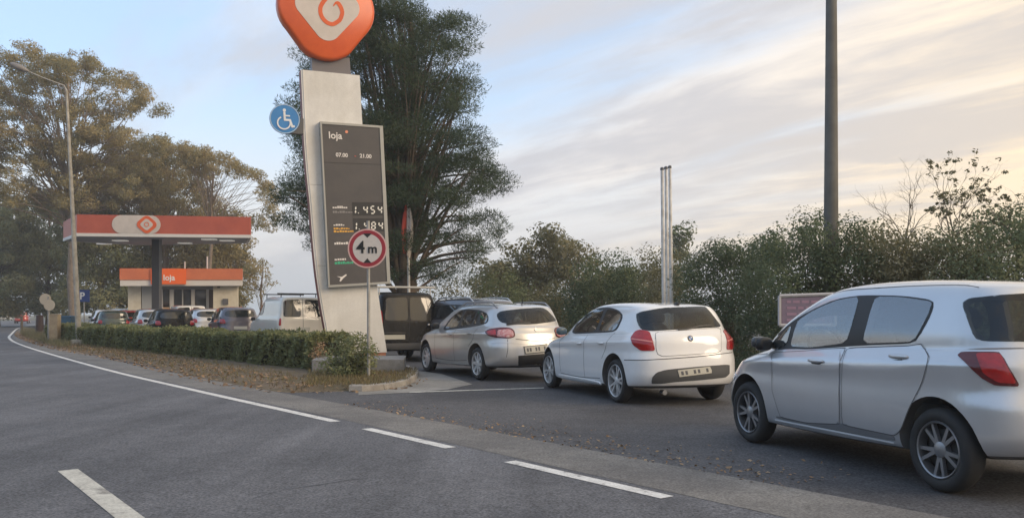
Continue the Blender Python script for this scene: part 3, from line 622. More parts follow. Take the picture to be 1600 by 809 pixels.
for r_ in range(4):
    zz_ = q0.z-0.10-r_*0.085; u = q0.x+0.10
    while u < q1.x-0.12:
        wl = R.uniform(0.05, 0.14); mb.prism([(u, zz_), (min(u+wl, q1.x-0.08), zz_), (min(u+wl, q1.x-0.08), zz_+0.035), (u, zz_+0.035)], 0.003, frame((0, -0.004, 0), Vector((1, 0, 0)), V, Vector((0, 1, 0)))); u += wl+0.03
mb.build('faded_print', mat('notice_pink', (0.30, 0.19, 0.26), rough=0.6), pn)
for x_ in (q0.x+0.08, q1.x-0.08):
    mb = MB(); mb.tube([(x_, 0.05, -0.05), (x_, 0.05, zlo+0.1)], 0.03, 8); mb.build('leg', galv, ng, smooth=True)
# signs at the far left end of the hedge
sgp = G(76, 536); sg = empty('road_sign_back', sgp); tag(sg, 'two round road signs seen from behind on one post at the hedge end', 'sign')
tanm = mat('sign_back_tan', (0.55, 0.47, 0.36), rough=0.5)
mb = MB(); mb.tube([(0, 0, 0), (0, 0, (at(75, 463, sgp.y)-sgp).z)], 0.045, 8); mb.build('post', galv, sg, smooth=True)
for px, py, dd, r_ in ((70.5, 467.5, 0.08, 9.0), (77, 476.5, -0.06, 8.6)):
    c = at(px, py, sgp.y+dd)-sgp; mb = MB(); mb.prism(circ(0, 0, sizeof(r_, sgp.y), 28), 0.02, frame(c, Vector((1, 0, 0)), V, Vector((0, 1, 0)))); mb.build('disc', tanm, sg)
mb = MB(); mb.box((0.0, 0.02, 0.62), (0.34, 0.30, 1.25)); tag(mb.build('cabinet', mat('cabinet_tan', (0.40, 0.32, 0.21), rough=0.7, c2=(0.28, 0.22, 0.15), nscale=4), loc=G(76, 538)+Vector((0, 0.5, 0))), 'narrow tan utility cabinet under the round signs at the hedge end', 'cabinet')
bol = G(62, 522); mb = MB(); mb.tube([(0, 0, 0), (0, 0, 0.7), (0, 0, 1.2)], [0.24, 0.22, 0.2], 12); tag(mb.build('dark_bin', mat('bin_brown', (0.06, 0.035, 0.03), rough=0.6), smooth=True, loc=bol), 'dark brown bin standing left of the tan cabinet', 'bin')
mk = G(34, 516); mb = MB(); mb.tube([(0, 0, 0), (0, 0, 1.1)], 0.09, 8); tag(mb.build('marker_post', mat('post_brown', (0.10, 0.08, 0.06)), smooth=True, loc=mk), 'thin dark marker post beside the far road bend', 'post')
pp = at(131, 462, 44.0); pg = empty('parking_sign', Vector((pp.x, pp.y, gz(0, 44)))); tag(pg, 'square blue parking sign peeking out behind the lamp pole', 'sign')
pz = pp.z-gz(0, 44); mb = MB(); mb.box((0, 0, pz), (0.60, 0.03, 0.62)); mb.build('plate', mat('parking_blue', (0.03, 0.06, 0.20), rough=0.4), pg)
text('P', 0.50, frame((-0.20, -0.02, pz-0.17), Vector((1, 0, 0)), V, Vector((0, -1, 0))), 'sign_lettering', white, pg, 0.003, bold=0.01)
mb = MB(); mb.tube([(0, 0.03, 0), (0, 0.03, pz+0.3)], 0.03, 8); mb.build('post', galv, pg, smooth=True)
bb = G(107, 524); bb = Vector((at(106, 435, 48).x, 48, gz(0, 48))); mb = MB(); mb.box((0, 0, 0.55), (0.62, 0.6, 1.05)); mb.box((0, 0, 1.12), (0.7, 0.68, 0.09)); tag(mb.build('waste_bin', mat('bin_blue', (0.04, 0.12, 0.20), rough=0.5), loc=bb), 'blue wheeled waste bin behind the hedge left of the lamp', 'bin')
# ------------------------------------------------------------------ cars
def paintm(name, c, metal=0.75, rough=0.30, dirt=0.9): return mat(name, c, rough=rough, metal=metal, coat=1.0, c2=tuple(x*dirt for x in c), nscale=1.6, namt=0.9)
cglass = mat('car_glass', (0.022, 0.026, 0.027), rough=0.03, ior=1.75)
cglass_lt = mat('car_glass_side', (0.03, 0.036, 0.038), rough=0.02, ior=3.4)
trimm = mat('black_trim', (0.018, 0.018, 0.019), rough=0.45)
seamm = mat('panel_gap', (0.03, 0.03, 0.032), rough=0.8)
underm = mat('underbody', (0.012, 0.012, 0.012), rough=0.9)
tyrem = mat('tyre_rubber', (0.022, 0.022, 0.023), rough=0.8, c2=(0.032, 0.031, 0.03), nscale=8)
rimm = mat('alloy', (0.58, 0.58, 0.58), rough=0.35, metal=0.4)
rimdk = mat('wheel_dish_dark', (0.035, 0.035, 0.036), rough=0.6)
tailm = mat('tail_lens', (0.42, 0.018, 0.020), rough=0.12, coat=0.6, c2=(0.30, 0.012, 0.014), nscale=14)
taild = mat('tail_lens_smoked', (0.10, 0.012, 0.016), rough=0.12, coat=0.6)
tailp = mat('tail_lens_pale', (0.55, 0.36, 0.36), rough=0.12, coat=0.6, c2=(0.40, 0.10, 0.11), nscale=22)
platem = mat('plate_white', (0.46, 0.45, 0.40), rough=0.5); platey = mat('plate_yellowed', (0.50, 0.485, 0.42), rough=0.5)
chrome = mat('chrome', (0.55, 0.55, 0.55), rough=0.2, metal=1.0)
greytrim = mat('grey_trim', (0.07, 0.072, 0.075), rough=0.6)
lampw = mat('lamp_clear', (0.55, 0.56, 0.58), rough=0.1, coat=0.5)

def glassmix(name, tint, ior, rough=0.02):
    m = bpy.data.materials.new(name); m.use_nodes = True; t = m.node_tree; t.nodes.remove(t.nodes['Principled BSDF']); new = t.nodes.new
    tr = new('ShaderNodeBsdfTransparent'); tr.inputs[0].default_value = (*tint, 1); gl = new('ShaderNodeBsdfGlossy'); gl.inputs['Roughness'].default_value = rough; gl.inputs[0].default_value = (.95, .97, 1, 1)
    fr_ = new('ShaderNodeFresnel'); fr_.inputs[0].default_value = ior; mx = new('ShaderNodeMixShader'); ge = new('ShaderNodeNewGeometry'); sub = new('ShaderNodeMath'); sub.operation = 'SUBTRACT'; sub.inputs[0].default_value = 1.0; t.links.new(ge.outputs['Backfacing'], sub.inputs[1]); mu = new('ShaderNodeMath'); mu.operation = 'MULTIPLY'; t.links.new(fr_.outputs[0], mu.inputs[0]); t.links.new(sub.outputs[0], mu.inputs[1]); t.links.new(mu.outputs[0], mx.inputs[0]); t.links.new(tr.outputs[0], mx.inputs[1]); t.links.new(gl.outputs[0], mx.inputs[2]); t.links.new(mx.outputs[0], t.nodes['Material Output'].inputs[0]); return m
seeg = glassmix('window_glass', (.84, .87, .87), 2.9); seegr = glassmix('rear_window_glass', (.62, .65, .65), 1.6)
cabinm = mat('cabin_lining', (0.10, 0.10, 0.10), rough=0.8); seatm = mat('seat_fabric', (0.09, 0.09, 0.095), rough=0.9)
def pchip(x, y, xq):
    x, y = np.asarray(x, float), np.asarray(y, float); h = np.diff(x); d = np.diff(y)/h; m = np.zeros_like(y)
    for i in range(1, len(x)-1):
        if d[i-1]*d[i] > 0: w1, w2 = 2*h[i]+h[i-1], h[i]+2*h[i-1]; m[i] = (w1+w2)/(w1/d[i-1]+w2/d[i])
    m[0], m[-1] = d[0], d[-1]; k = np.clip(np.searchsorted(x, xq, side='right')-1, 0, len(x)-2); t = (xq-x[k])/h[k]
    return (2*t**3-3*t**2+1)*y[k]+(t**3-2*t**2+t)*h[k]*m[k]+(-2*t**3+3*t**2)*y[k+1]+(t**3-t**2)*h[k]*m[k+1]
def body_mesh(rings, xmid, res=5, nc=13, nm=40):
    A = np.array(rings, float); q = np.linspace(0, len(A)-1, (len(A)-1)*res+1)
    P = np.stack([pchip(range(len(A)), A[:, k], q) for k in range(A.shape[1])], 1)
    vs = []; K = 2*nc+nm+1
    for zf, zm, zr, xf, xr, w_, af, ar, nf, nr in P:
        th = np.linspace(0, math.pi/2, nc+1); xa = xf+af-af*np.cos(th)**(2/nf); ya = w_*np.sin(th)**(2/nf)
        xm = np.linspace(xf+af, xr-ar, nm+1)[1:-1]; ym = np.full(nm-1, w_)
        th = np.linspace(math.pi/2, 0, nc+1); xb = xr-ar+ar*np.cos(th)**(2/nr); yb = w_*np.sin(th)**(2/nr)
        x = np.r_[xa, xm, xb]; y = np.r_[ya, ym, yb]; u = (x-xf)/(xr-xf)
        y = y*(1-0.045*(2*u-1)**2)
        z = zf*(1-u)*(1-2*u)+zm*4*u*(1-u)+zr*u*(2*u-1)
        hx = np.r_[-y, y[-2:0:-1]]; hy = xmid-np.r_[x, x[-2:0:-1]]; hz_ = np.r_[z, z[-2:0:-1]]
        vs.append(np.stack([hx, hy, hz_], 1))
    n = len(vs[0]); m = len(vs); V_ = np.concatenate(vs); fs = []
    for i in range(m-1):
        for k in range(n): fs.append((i*n+k, i*n+(k+1) % n, (i+1)*n+(k+1) % n, (i+1)*n+k))
    c0, c1 = len(V_), len(V_)+1; V_ = np.concatenate([V_, vs[0].mean(0)[None], vs[-1].mean(0)[None]])
    for k in range(n): fs.append((c0, (k+1) % n, k)); fs.append((c1, (m-1)*n+k, (m-1)*n+(k+1) % n))
    return V_.tolist(), fs
def chaikin(p, it=2, r=0.2):
    p = [np.array(q, float) for q in p]
    for _ in range(it):
        o_ = []
        for i in range(len(p)): a, b = p[i], p[(i+1) % len(p)]; o_ += [a*(1-r)+b*r, a*r+b*(1-r)]
        p = o_
    return p
class Car:
    def __init__(s, name, label, cat, rings, axles, wr, tw, pose, paint, group=None, res=5, nc=13, nm=40, cut=True, arch=None, low=underm, see=None):
        s.see = see; s.cutters = []; s.surr = []; s.rings = rings
        s.xmid = sum(axles)/2; s.axles = axles; s.wr = wr; s.W = tw
        if not isinstance(pose[1], float):            # photo pixels where the left tyres touch the ground
            r_, f_ = G(*pose[0]), G(*pose[1]); d = (f_-r_).normalized(); nrm = Vector((0, SL, 1)).normalized(); rt_ = d.cross(nrm).normalized(); o = (r_+f_)/2+rt_*(tw-0.09)
        else:
            p, hd = pose; nrm = Vector((0, SL, 1)).normalized(); d = Vector((-math.sin(hd), math.cos(hd), -SL*math.cos(hd))).normalized(); rt_ = d.cross(nrm).normalized(); o = Vector((p[0], p[1], gz(*p)))
        up_ = rt_.cross(d); s.M = frame(o, rt_, d, up_); s.Mi = s.M.inverted()
        s.root = empty(name); s.root.matrix_world = s.M; tag(s.root, label, cat, group)
        v, f = body_mesh(rings, s.xmid, res, nc, nm); s.bvh = BVHTree.FromPolygons(v, f)
        me = bpy.data.meshes.new('body'); me.from_pydata(v, [], f); me.materials.append(paint); me.materials.append(low)
        bm = bmesh.new(); bm.from_mesh(me); bmesh.ops.recalc_face_normals(bm, faces=bm.faces); bm.to_mesh(me); bm.free()
        o_ = bpy.data.objects.new('body', me); col.objects.link(o_)
        ra = arch or wr*1.20
        if cut:
            mb = MB()
            for ax in axles:
                for sd in (-1, 1):
                    mb.tube([(sd*(tw-0.27), s.xmid-ax, wr+0.02), (sd*(tw+0.4), s.xmid-ax, wr+0.02)], ra, 40)
            cu = mb.build('cutter', paint); bo = o_.modifiers.new('b', 'BOOLEAN'); bo.operation = 'DIFFERENCE'; bo.object = cu; bo.solver = 'EXACT'
            bpy.context.view_layer.update(); me2 = bpy.data.meshes.new_from_object(o_.evaluated_get(bpy.context.evaluated_depsgraph_get()))
            o_.modifiers.clear(); o_.data = me2; bpy.data.objects.remove(cu); me = me2; me.name = 'body'
            while len(me.materials) < 2: me.materials.append(low)
            me.materials[0] = paint; me.materials[1] = low
        idx = []
        for p in me.polygons:
            c = p.center; k = 0
            if p.normal.z < -0.75 and c.z < 0.32: k = 1
            for ax in axles:
                dd = math.hypot(c.y-(s.xmid-ax), c.z-wr-0.02)
                if cut and ((dd < ra+0.004 and abs(abs(c.x)-(tw-0.27)) < 0.004) or (abs(dd-ra) < 0.006 and abs(p.normal.x) < 0.3 and dd < ra+0.002 and abs(c.x) < tw+0.3 and p.normal.dot(Vector((0, s.xmid-ax-c.y, wr+0.02-c.z))) > 0)): k = 1
            idx.append(k)
        me.polygons.foreach_set('material_index', idx); me.polygons.foreach_set('use_smooth', [True]*len(me.polygons)); me.set_sharp_from_angle(angle=math.radians(38)); me.update()
        o_.parent = s.root; s.body = o_; s.paint = paint
    def boolean(s, o_, items, mi=1):
        if len(items) > 1:                       # one opening at a time
            for it in items: s.boolean(o_, [it], mi)
            return
        n0 = len(o_.data.polygons); mb = MB()
        for v_, f_ in items: mb.add(v_, f_, mi)
        cu = mb.build('cutter', [s.paint, cabinm], s.root); bo = o_.modifiers.new('b', 'BOOLEAN'); bo.operation = 'DIFFERENCE'; bo.object = cu; bo.solver = 'EXACT'; bo.use_self = False
        bpy.context.view_layer.update(); me2 = bpy.data.meshes.new_from_object(o_.evaluated_get(bpy.context.evaluated_depsgraph_get())); nm_ = o_.data.name; o_.modifiers.clear()
        if len(me2.polygons) < 0.6*n0: print('BOOLEAN FAILED', nm_, n0, len(me2.polygons)); bpy.data.objects.remove(cu); return
        o_.data = me2; bpy.data.objects.remove(cu); me2.name = nm_
    def open_cabin(s, x0, x1, belt):
        """hollow the cabin, cut the window openings, set the seats"""
        inn = []
        for k_, g in enumerate(s.rings[s.see:]):
            inn.append((g[0]-.03, g[1]-.03, g[2]-.03, max(g[3]+.10, x0), min(g[4]-.10, x1), max(.1, g[5]-.05), min(g[6], .35), min(g[7], .35), 3.2, 3.2))
        fl = inn[0]; inn = [(.42, .42, .42, x0+.1, x1-.1, fl[5]-.03, .3, .3, 3.2, 3.2), (.60, .60, .60, x0, x1, fl[5], .3, .3, 3.2, 3.2)]+inn
        v_, f_ = body_mesh(inn, s.xmid, 2, 8, 16)
        s.body.data.materials[1] = cabinm; s.boolean(s.body, [(v_, f_)]); s.boolean(s.body, s.cutters)
        for o in s.surr: s.boolean(o, s.cutters, 0); o.data.materials.clear(); o.data.materials.append(trimm); o.data.polygons.foreach_set('material_index', [0]*len(o.data.polygons))
        me = s.body.data; me.polygons.foreach_set('use_smooth', [True]*len(me.polygons)); me.set_sharp_from_angle(angle=math.radians(38)); me.update()
        for xs_, rear in ((x0+(x1-x0)*.42, 0), (x0+(x1-x0)*.78, 1)):
            for sd in (-1, 1):
                b = s.blob((sd*.36, s.xmid-xs_, belt-.14), (.50, .16, .62), 'seat', seatm); s.blob((sd*.36, s.xmid-xs_-.05, belt+.24), (.26, .10, .17), 'headrest', seatm, parent=b)
        mb = MB(); c0 = Vector((-.36, s.xmid-(x0+(x1-x0)*.17), belt-.02)); mb.tube([c0+Vector((.18*math.cos(t), .07*math.sin(t), .17*math.sin(t))) for t in np.linspace(0, 2*math.pi, 25)], .016, 6); mb.build('steering_wheel', trimm, s.root, smooth=True)
        s.blob((0, s.xmid-(x0+.12), belt-.10), (1.25, .45, .22), 'dashboard', cabinm)
    def cast(s, mode, p):
        if mode == 'px':
            o = s.Mi@Vector((0, 0, CAMH)); d = (s.Mi.to_3x3()@Vector(((p[0]-CX)/F, 1.0, -(p[1]-HY)/F))).normalized()
        elif mode == 'side': o = Vector((-3, s.xmid-p[0], p[1])); d = Vector((1, 0, 0))
        elif mode == 'rear': o = Vector((p[0], -6, p[1])); d = Vector((0, 1, 0))
        elif mode == 'front': o = Vector((p[0], 6, p[1])); d = Vector((0, -1, 0))
        elif mode == 'top': o = Vector((p[0], s.xmid-p[1], 5)); d = Vector((0, 0, -1))
        h, nn, i, dist = s.bvh.ray_cast(o, d, 60)
        if h is None: return None
        if nn.dot(d) > 0: nn = -nn
        return h, nn
    def patch(s, mode, poly, name, m, off_=0.004, cols=14, rows=6, parent=None, rnd=2, r=0.18, mirror=False, label=None, cut=False):
        cut = cut and s.see
        poly = chaikin(poly, rnd, r) if rnd else [np.array(p, float) for p in poly]
        xs_ = [p[0] for p in poly]; a, b = min(xs_), max(xs_); e = (b-a)*0.004
        tt = 0.5-0.5*np.cos(np.linspace(0, math.pi, cols+1)); tt = 0.85*tt+0.15*np.linspace(0, 1, cols+1); grid = []
        for t in tt:
            x = a+e+(b-a-2*e)*t; ys = []
            for i in range(len(poly)):
                p, q = poly[i], poly[(i+1) % len(poly)]
                if (p[0]-x)*(q[0]-x) <= 0 and p[0] != q[0]: ys.append(p[1]+(q[1]-p[1])*(x-p[0])/(q[0]-p[0]))
            if len(ys) < 2: continue
            cc = [s.cast(mode, (x, min(ys)+(max(ys)-min(ys))*k/rows)) for k in range(rows+1)]
            if any(c is None for c in cc): continue
            grid.append(cc)
        if len(grid) < 2: return None
        nC, nR = len(grid), rows+1; vs = [h+n_*off_ for c in grid for h, n_ in c]; fs = [(i*nR+k, (i+1)*nR+k, (i+1)*nR+k+1, i*nR+k+1) for i in range(nC-1) for k in range(nR-1)]
        loop = [i*nR for i in range(nC)]+[(nC-1)*nR+k for k in range(1, nR)]+[i*nR+nR-1 for i in range(nC-2, -1, -1)]+[k for k in range(nR-2, 0, -1)]
        b0 = len(vs)
        for i in loop:
            h, n_ = grid[i//nR][i % nR]; vs.append(h-n_*0.006)
        L_ = len(loop); fs += [(loop[i], loop[(i+1) % L_], b0+(i+1) % L_, b0+i) for i in range(L_)]
        if cut or s.see and name == 'window_surround':      # closed solids: this pane opens the body, the dark surround is opened with it
            bi = {i: b0+k for k, i in enumerate(loop)}
            for i in range(nC*nR):
                if i not in bi: h, n_ = grid[i//nR][i % nR]; bi[i] = len(vs); vs.append(h-n_*0.006)
            fs += [(bi[i*nR+k], bi[i*nR+k+1], bi[(i+1)*nR+k+1], bi[(i+1)*nR+k]) for i in range(nC-1) for k in range(nR-1)]
        if cut:
            o_v = [h+n_*0.06 for c in grid for h, n_ in c]+[h-n_*0.16 for c in grid for h, n_ in c]; nn_ = nC*nR
            o_f = [(i*nR+k, (i+1)*nR+k, (i+1)*nR+k+1, i*nR+k+1) for i in range(nC-1) for k in range(nR-1)]; o_f += [tuple(nn_+j for j in reversed(f)) for f in o_f]; o_f += [(loop[i], loop[(i+1) % L_], nn_+loop[(i+1) % L_], nn_+loop[i]) for i in range(L_)]
            for sx_ in ((1, -1) if mirror else (1,)): s.cutters.append(([(p.x*sx_, p.y, p.z) for p in o_v], o_f))
        out = None
        for sx_ in ((1, -1) if mirror else (1,)):
            mb = MB(); mb.add([(p.x*sx_, p.y, p.z) for p in vs], fs); o = mb.build(name, m, parent or s.root, smooth=True, angle=50); out = out or o
            if name == 'window_surround': s.surr.append(o)
            if label: o['label'] = label
        return out
    def strip(s, mode, pts, wid, name, m, off_=0.003, parent=None, mirror=False, k=9):
        P = spline(pts, k) if len(pts) > 2 else [np.array(pts[0], float)*(1-t)+np.array(pts[1], float)*t for t in np.linspace(0, 1, k*2)]
        C = [s.cast(mode, p) for p in P]; C = [c for c in C if c]
        if len(C) < 2: return
        vs = []
        for i, (h, n_) in enumerate(C):
            d = C[min(i+1, len(C)-1)][0]-C[max(i-1, 0)][0]; t = d.cross(n_); t = t.normalized() if t.length > 1e-6 else Vector((0, 0, 1))
            vs += [h+n_*off_+t*wid/2, h+n_*(off_+0.001), h+n_*off_-t*wid/2]
        fs = [(3*i+j, 3*i+j+1, 3*i+j+4, 3*i+j+3) for i in range(len(C)-1) for j in (0, 1)]; o = None
        for sx_ in ((1, -1) if mirror else (1,)):
            mb = MB(); mb.add([(p.x*sx_, p.y, p.z) for p in vs], fs); o = mb.build(name, m, parent or s.root, smooth=True)
        return o
    def blob(s, c, d, name, m, parent=None, mirror=False, e=2.6, tilt=0.0):     # rounded solid (superellipsoid)
        nu, nv = 16, 9; sg = lambda v, p: math.copysign(abs(v)**p, v); vs = []
        for j in range(nv+1):
            ph = -math.pi/2+math.pi*j/nv
            for i in range(nu):
                t = 2*math.pi*i/nu; vs.append(Vector((d[0]/2*sg(math.cos(ph), 2/e)*sg(math.cos(t), 2/e), d[1]/2*sg(math.cos(ph), 2/e)*sg(math.sin(t), 2/e), d[2]/2*sg(math.sin(ph), 2/e))))
        fs = [(j*nu+i, j*nu+(i+1) % nu, (j+1)*nu+(i+1) % nu, (j+1)*nu+i) for j in range(nv) for i in range(nu)]; out = None
        for sx_ in ((1, -1) if mirror else (1,)):
            mb = MB(); mb.add([((p.x+c[0])*sx_, p.y+c[1]+tilt*p.x, p.z+c[2]) for p in vs], fs); o = mb.build(name, m, parent or s.root, smooth=True, angle=60); out = out or o
        return out
    def wheels(s, n=5, twin=True, rr=0.66, sw=0.05, m=rimm, dish=rimdk, only=None, lip=0.02):
        r, w_ = s.wr, 0.175
        def lathe(prof, k=40):
            mb = MB(); vs = [(x, rad*math.cos(2*math.pi*i/k), rad*math.sin(2*math.pi*i/k)) for x, rad in prof for i in range(k)]
            mb.add(vs, [(j*k+i, j*k+(i+1) % k, (j+1)*k+(i+1) % k, (j+1)*k+i) for j in range(len(prof)-1) for i in range(k)]); return mb
        R_ = r*rr
        ty = lathe([(-w_/2+0.03, R_), (-w_/2+0.008, R_+0.012), (-w_/2, R_+0.5*(r-R_)), (-w_/2+0.012, r-0.02), (-w_/2+0.035, r-0.004), (0, r), (w_/2-0.035, r-0.004), (w_/2-0.01, r-0.02), (w_/2, R_+0.5*(r-R_)), (w_/2-0.02, R_)])
        di = lathe([(-w_/2+0.075, 0.001), (-w_/2+0.075, R_*0.72), (-w_/2+0.11, R_*0.8), (-w_/2+0.11, R_), (w_/2-0.03, R_), (w_/2-0.03, 0.001)])
        rim = lathe([(-w_/2+0.10, R_*0.975), (-w_/2+0.035, R_*0.94), (-w_/2+0.012, R_*0.945), (-w_/2+0.006, R_*0.99), (-w_/2+0.02, R_+0.006)])
        hub = lathe([(-w_/2+0.075, 0.062), (-w_/2+0.03, 0.058), (-w_/2+0.024, 0.045), (-w_/2+0.022, 0.001)], 20); rim.add(hub.v, hub.f)
        for i in range(n):
            for q in ((-0.16, 0.16) if twin else (0.0,)):
                a0 = 2*math.pi*i/n+0.3; a1 = a0+q*1.35; a0 += q*0.8; ca_, sa_ = math.cos, math.sin; x0, x1 = -w_/2+0.030, -w_/2+0.016
                p0, p1 = Vector((0, ca_(a0), sa_(a0)))*0.05, Vector((0, ca_(a1), sa_(a1)))*R_*0.955; d = (p1-p0).normalized(); t = Vector((0, -d.z, d.y))
                h0, h1 = t*sw*0.62, t*sw*0.5
                vs = [p0+h0+Vector((x0, 0, 0)), p0-h0+Vector((x0, 0, 0)), p1-h1+Vector((x1+0.012, 0, 0)), p1+h1+Vector((x1+0.012, 0, 0))]; vs += [v+Vector((0.03, 0, 0)) for v in vs]
                mid = [(p0+p1)/2+Vector(((x0+x1)/2-0.006, 0, 0))]
                rim.add(vs, [(0, 1, 2, 3), (4, 7, 6, 5), (0, 4, 5, 1), (1, 5, 6, 2), (2, 6, 7, 3), (3, 7, 4, 0)])
        first = None
        for ax in s.axles:
            for sd in (-1, 1):
                loc = (sd*(s.W-0.098), s.xmid-ax, r); rz = 0 if sd < 0 else math.pi
                if first is None:
                    wo_ = di.build('wheel', dish, s.root, smooth=True); t_ = ty.build('tyre', tyrem, wo_, smooth=True, angle=50); m_ = rim.build('rim', m, wo_, smooth=True, angle=35); first = (wo_, t_, m_)
                else:
                    wo_ = first[0].copy(); col.objects.link(wo_)
                    for c in first[1:]: k = c.copy(); col.objects.link(k); k.parent = wo_
                wo_.location = loc; wo_.rotation_euler = (R.uniform(0, 6.0), 0, rz)
    def plate(s, mode, poly, m=platem):
        o = s.patch(mode, poly, 'number_plate', m, 0.012, 6, 2, rnd=0)
        return o
def plate_marks(c, mode, poly, n=7):
    # characters too blurred to read: dark strokes on the plate
    a, b, d, e = [np.array(p, float) for p in poly]
    for i in range(n):
        if i in (2, 5): continue
        u0, u1 = 0.08+i*0.125, 0.08+i*0.125+0.08; q = lambda u, v: tuple((a*(1-u)+b*u)*(1-v)+(e*(1-u)+d*u)*v)
        c.patch(mode, [q(u0, .22), q(u1, .22), q(u1, .78), q(u0, .78)], 'plate_character', mat('plate_ink', (.10, .10, .11)), 0.016, 3, 2, rnd=0)
def scale_rings(rg, sx_=1, sy_=1, sz_=1, z0=0.0):
    return [(a*sz_+z0, b*sz_+z0, c*sz_+z0, d*sx_, e*sx_, f*sy_, g*sx_, h*sx_, i, j) for a, b, c, d, e, f, g, h, i, j in rg]
HATCH = [(.25, .22, .27, .22, 3.72, .68, .6, .5, 2.4, 2.4), (.27, .245, .31, .05, 3.89, .79, .7, .5, 2.4, 2.6), (.42, .42, .45, .0, 3.95, .832, .75, .5, 2.3, 2.7), (.60, .60, .62, .03, 3.945, .838, .8, .5, 2.3, 2.7),
         (.70, .72, .77, .09, 3.925, .834, .85, .55, 2.3, 2.6), (.775, .855, .925, .19, 3.91, .850, .9, .55, 2.3, 2.6), (.81, .89, .96, .26, 3.90, .838, .92, .55, 2.3, 2.6), (.85, .925, .99, .36, 3.89, .815, .95, .55, 2.3, 2.6), (.93, .965, 1.04, .62, 3.87, .787, .9, .55, 2.3, 2.6), (1.0, .99, 1.06, .80, 3.86, .77, .6, .5, 3.0, 2.7),
         (1.09, 1.10, 1.14, .96, 3.835, .760, .55, .48, 3.2, 2.7), (1.22, 1.24, 1.25, 1.17, 3.785, .726, .5, .45, 3.4, 2.8), (1.42, 1.44, 1.42, 1.58, 3.73, .652, .5, .4, 3.4, 3.0), (1.49, 1.505, 1.475, 1.78, 3.69, .59, .5, .4, 3.2, 3.0), (1.525, 1.54, 1.505, 2.0, 3.57, .46, .55, .5, 2.8, 2.6), (1.54, 1.552, 1.525, 2.3, 3.2, .2, .4, .4, 2, 2)]
COMPACT = [(.22, .20, .24, .22, 4.02, .70, .6, .5, 2.4, 2.4), (.25, .225, .29, .06, 4.18, .83, .7, .5, 2.4, 2.8), (.42, .42, .45, 0, 4.24, .866, .75, .48, 2.3, 2.9), (.60, .60, .62, .03, 4.235, .868, .8, .48, 2.3, 2.9),
           (.69, .72, .77, .09, 4.215, .862, .85, .5, 2.3, 2.8), (.755, .825, .89, .20, 4.20, .876, .9, .5, 2.3, 2.8), (.785, .86, .925, .28, 4.19, .864, .92, .5, 2.3, 2.8), (.82, .895, .955, .42, 4.18, .843, .95, .5, 2.3, 2.8), (.92, .950, 1.01, .85, 4.15, .812, .95, .5, 2.4, 2.8), (.98, .965, 1.03, 1.14, 4.13, .79, .6, .48, 3.0, 2.8),
           (1.14, 1.16, 1.18, 1.48, 4.05, .726, .5, .45, 3.4, 3.0), (1.325, 1.345, 1.32, 1.92, 3.95, .655, .5, .4, 3.4, 3.1), (1.39, 1.408, 1.375, 2.14, 3.90, .592, .5, .4, 3.2, 3.0), (1.42, 1.438, 1.405, 2.36, 3.75, .46, .55, .5, 2.8, 2.6), (1.435, 1.448, 1.425, 2.6, 3.4, .2, .4, .4, 2, 2)]
ESTATE = [(.24, .22, .26, .22, 4.34, .70, .6, .5, 2.4, 2.4), (.26, .24, .31, .06, 4.50, .84, .7, .55, 2.4, 2.6), (.42, .42, .46, 0, 4.56, .88, .75, .55, 2.3, 2.6), (.60, .60, .64, .03, 4.555, .890, .8, .55, 2.3, 2.6),
          (.71, .75, .80, .09, 4.53, .886, .85, .6, 2.3, 2.5), (.785, .855, .905, .19, 4.50, .900, .9, .6, 2.3, 2.5), (.82, .89, .94, .27, 4.48, .888, .92, .62, 2.3, 2.5), (.86, .925, .97, .4, 4.465, .864, .95, .62, 2.3, 2.5), (.95, .975, 1.02, .78, 4.44, .83, .95, .6, 2.4, 2.5), (1.01, .995, 1.04, 1.05, 4.42, .808, .6, .6, 3.0, 2.5),
          (1.18, 1.195, 1.20, 1.42, 4.33, .742, .5, .55, 3.4, 2.7), (1.36, 1.385, 1.36, 1.86, 4.22, .672, .5, .5, 3.4, 2.8), (1.425, 1.45, 1.415, 2.08, 4.16, .614, .5, .5, 3.2, 2.8), (1.46, 1.482, 1.445, 2.4, 4.0, .48, .6, .5, 2.4, 2.6), (1.475, 1.495, 1.465, 2.7, 3.6, .2, .4, .4, 2, 2)]
VAN = [(.26, .24, .30, .22, 4.02, .72, .6, .4, 2.4, 2.6), (.28, .26, .33, .06, 4.16, .86, .7, .3, 2.4, 3.2), (.42, .42, .48, 0, 4.21, .905, .75, .25, 2.3, 3.6), (.65, .65, .66, .03, 4.20, .915, .8, .22, 2.3, 3.8),
       (.82, .84, .86, .10, 4.19, .912, .85, .22, 2.3, 3.8), (.96, 1.0, 1.02, .30, 4.18, .90, .95, .22, 2.3, 3.8), (1.05, 1.06, 1.08, .70, 4.17, .885, .9, .22, 2.4, 3.8), (1.12, 1.11, 1.12, .98, 4.165, .87, .7, .22, 2.4, 3.8),
       (1.38, 1.39, 1.39, 1.30, 4.13, .82, .6, .22, 2.4, 3.8), (1.66, 1.67, 1.66, 1.62, 4.08, .765, .5, .22, 2.5, 3.8), (1.75, 1.77, 1.75, 1.76, 4.04, .71, .5, .24, 2.5, 3.6), (1.80, 1.815, 1.79, 1.95, 3.95, .58, .5, .3, 2.4, 3.0), (1.82, 1.83, 1.81, 2.2, 3.6, .3, .4, .4, 2, 2)]
def zpx(x0, y0, sc_, pts): return [(x0+p[0]/sc_, y0+p[1]/sc_) for p in pts]

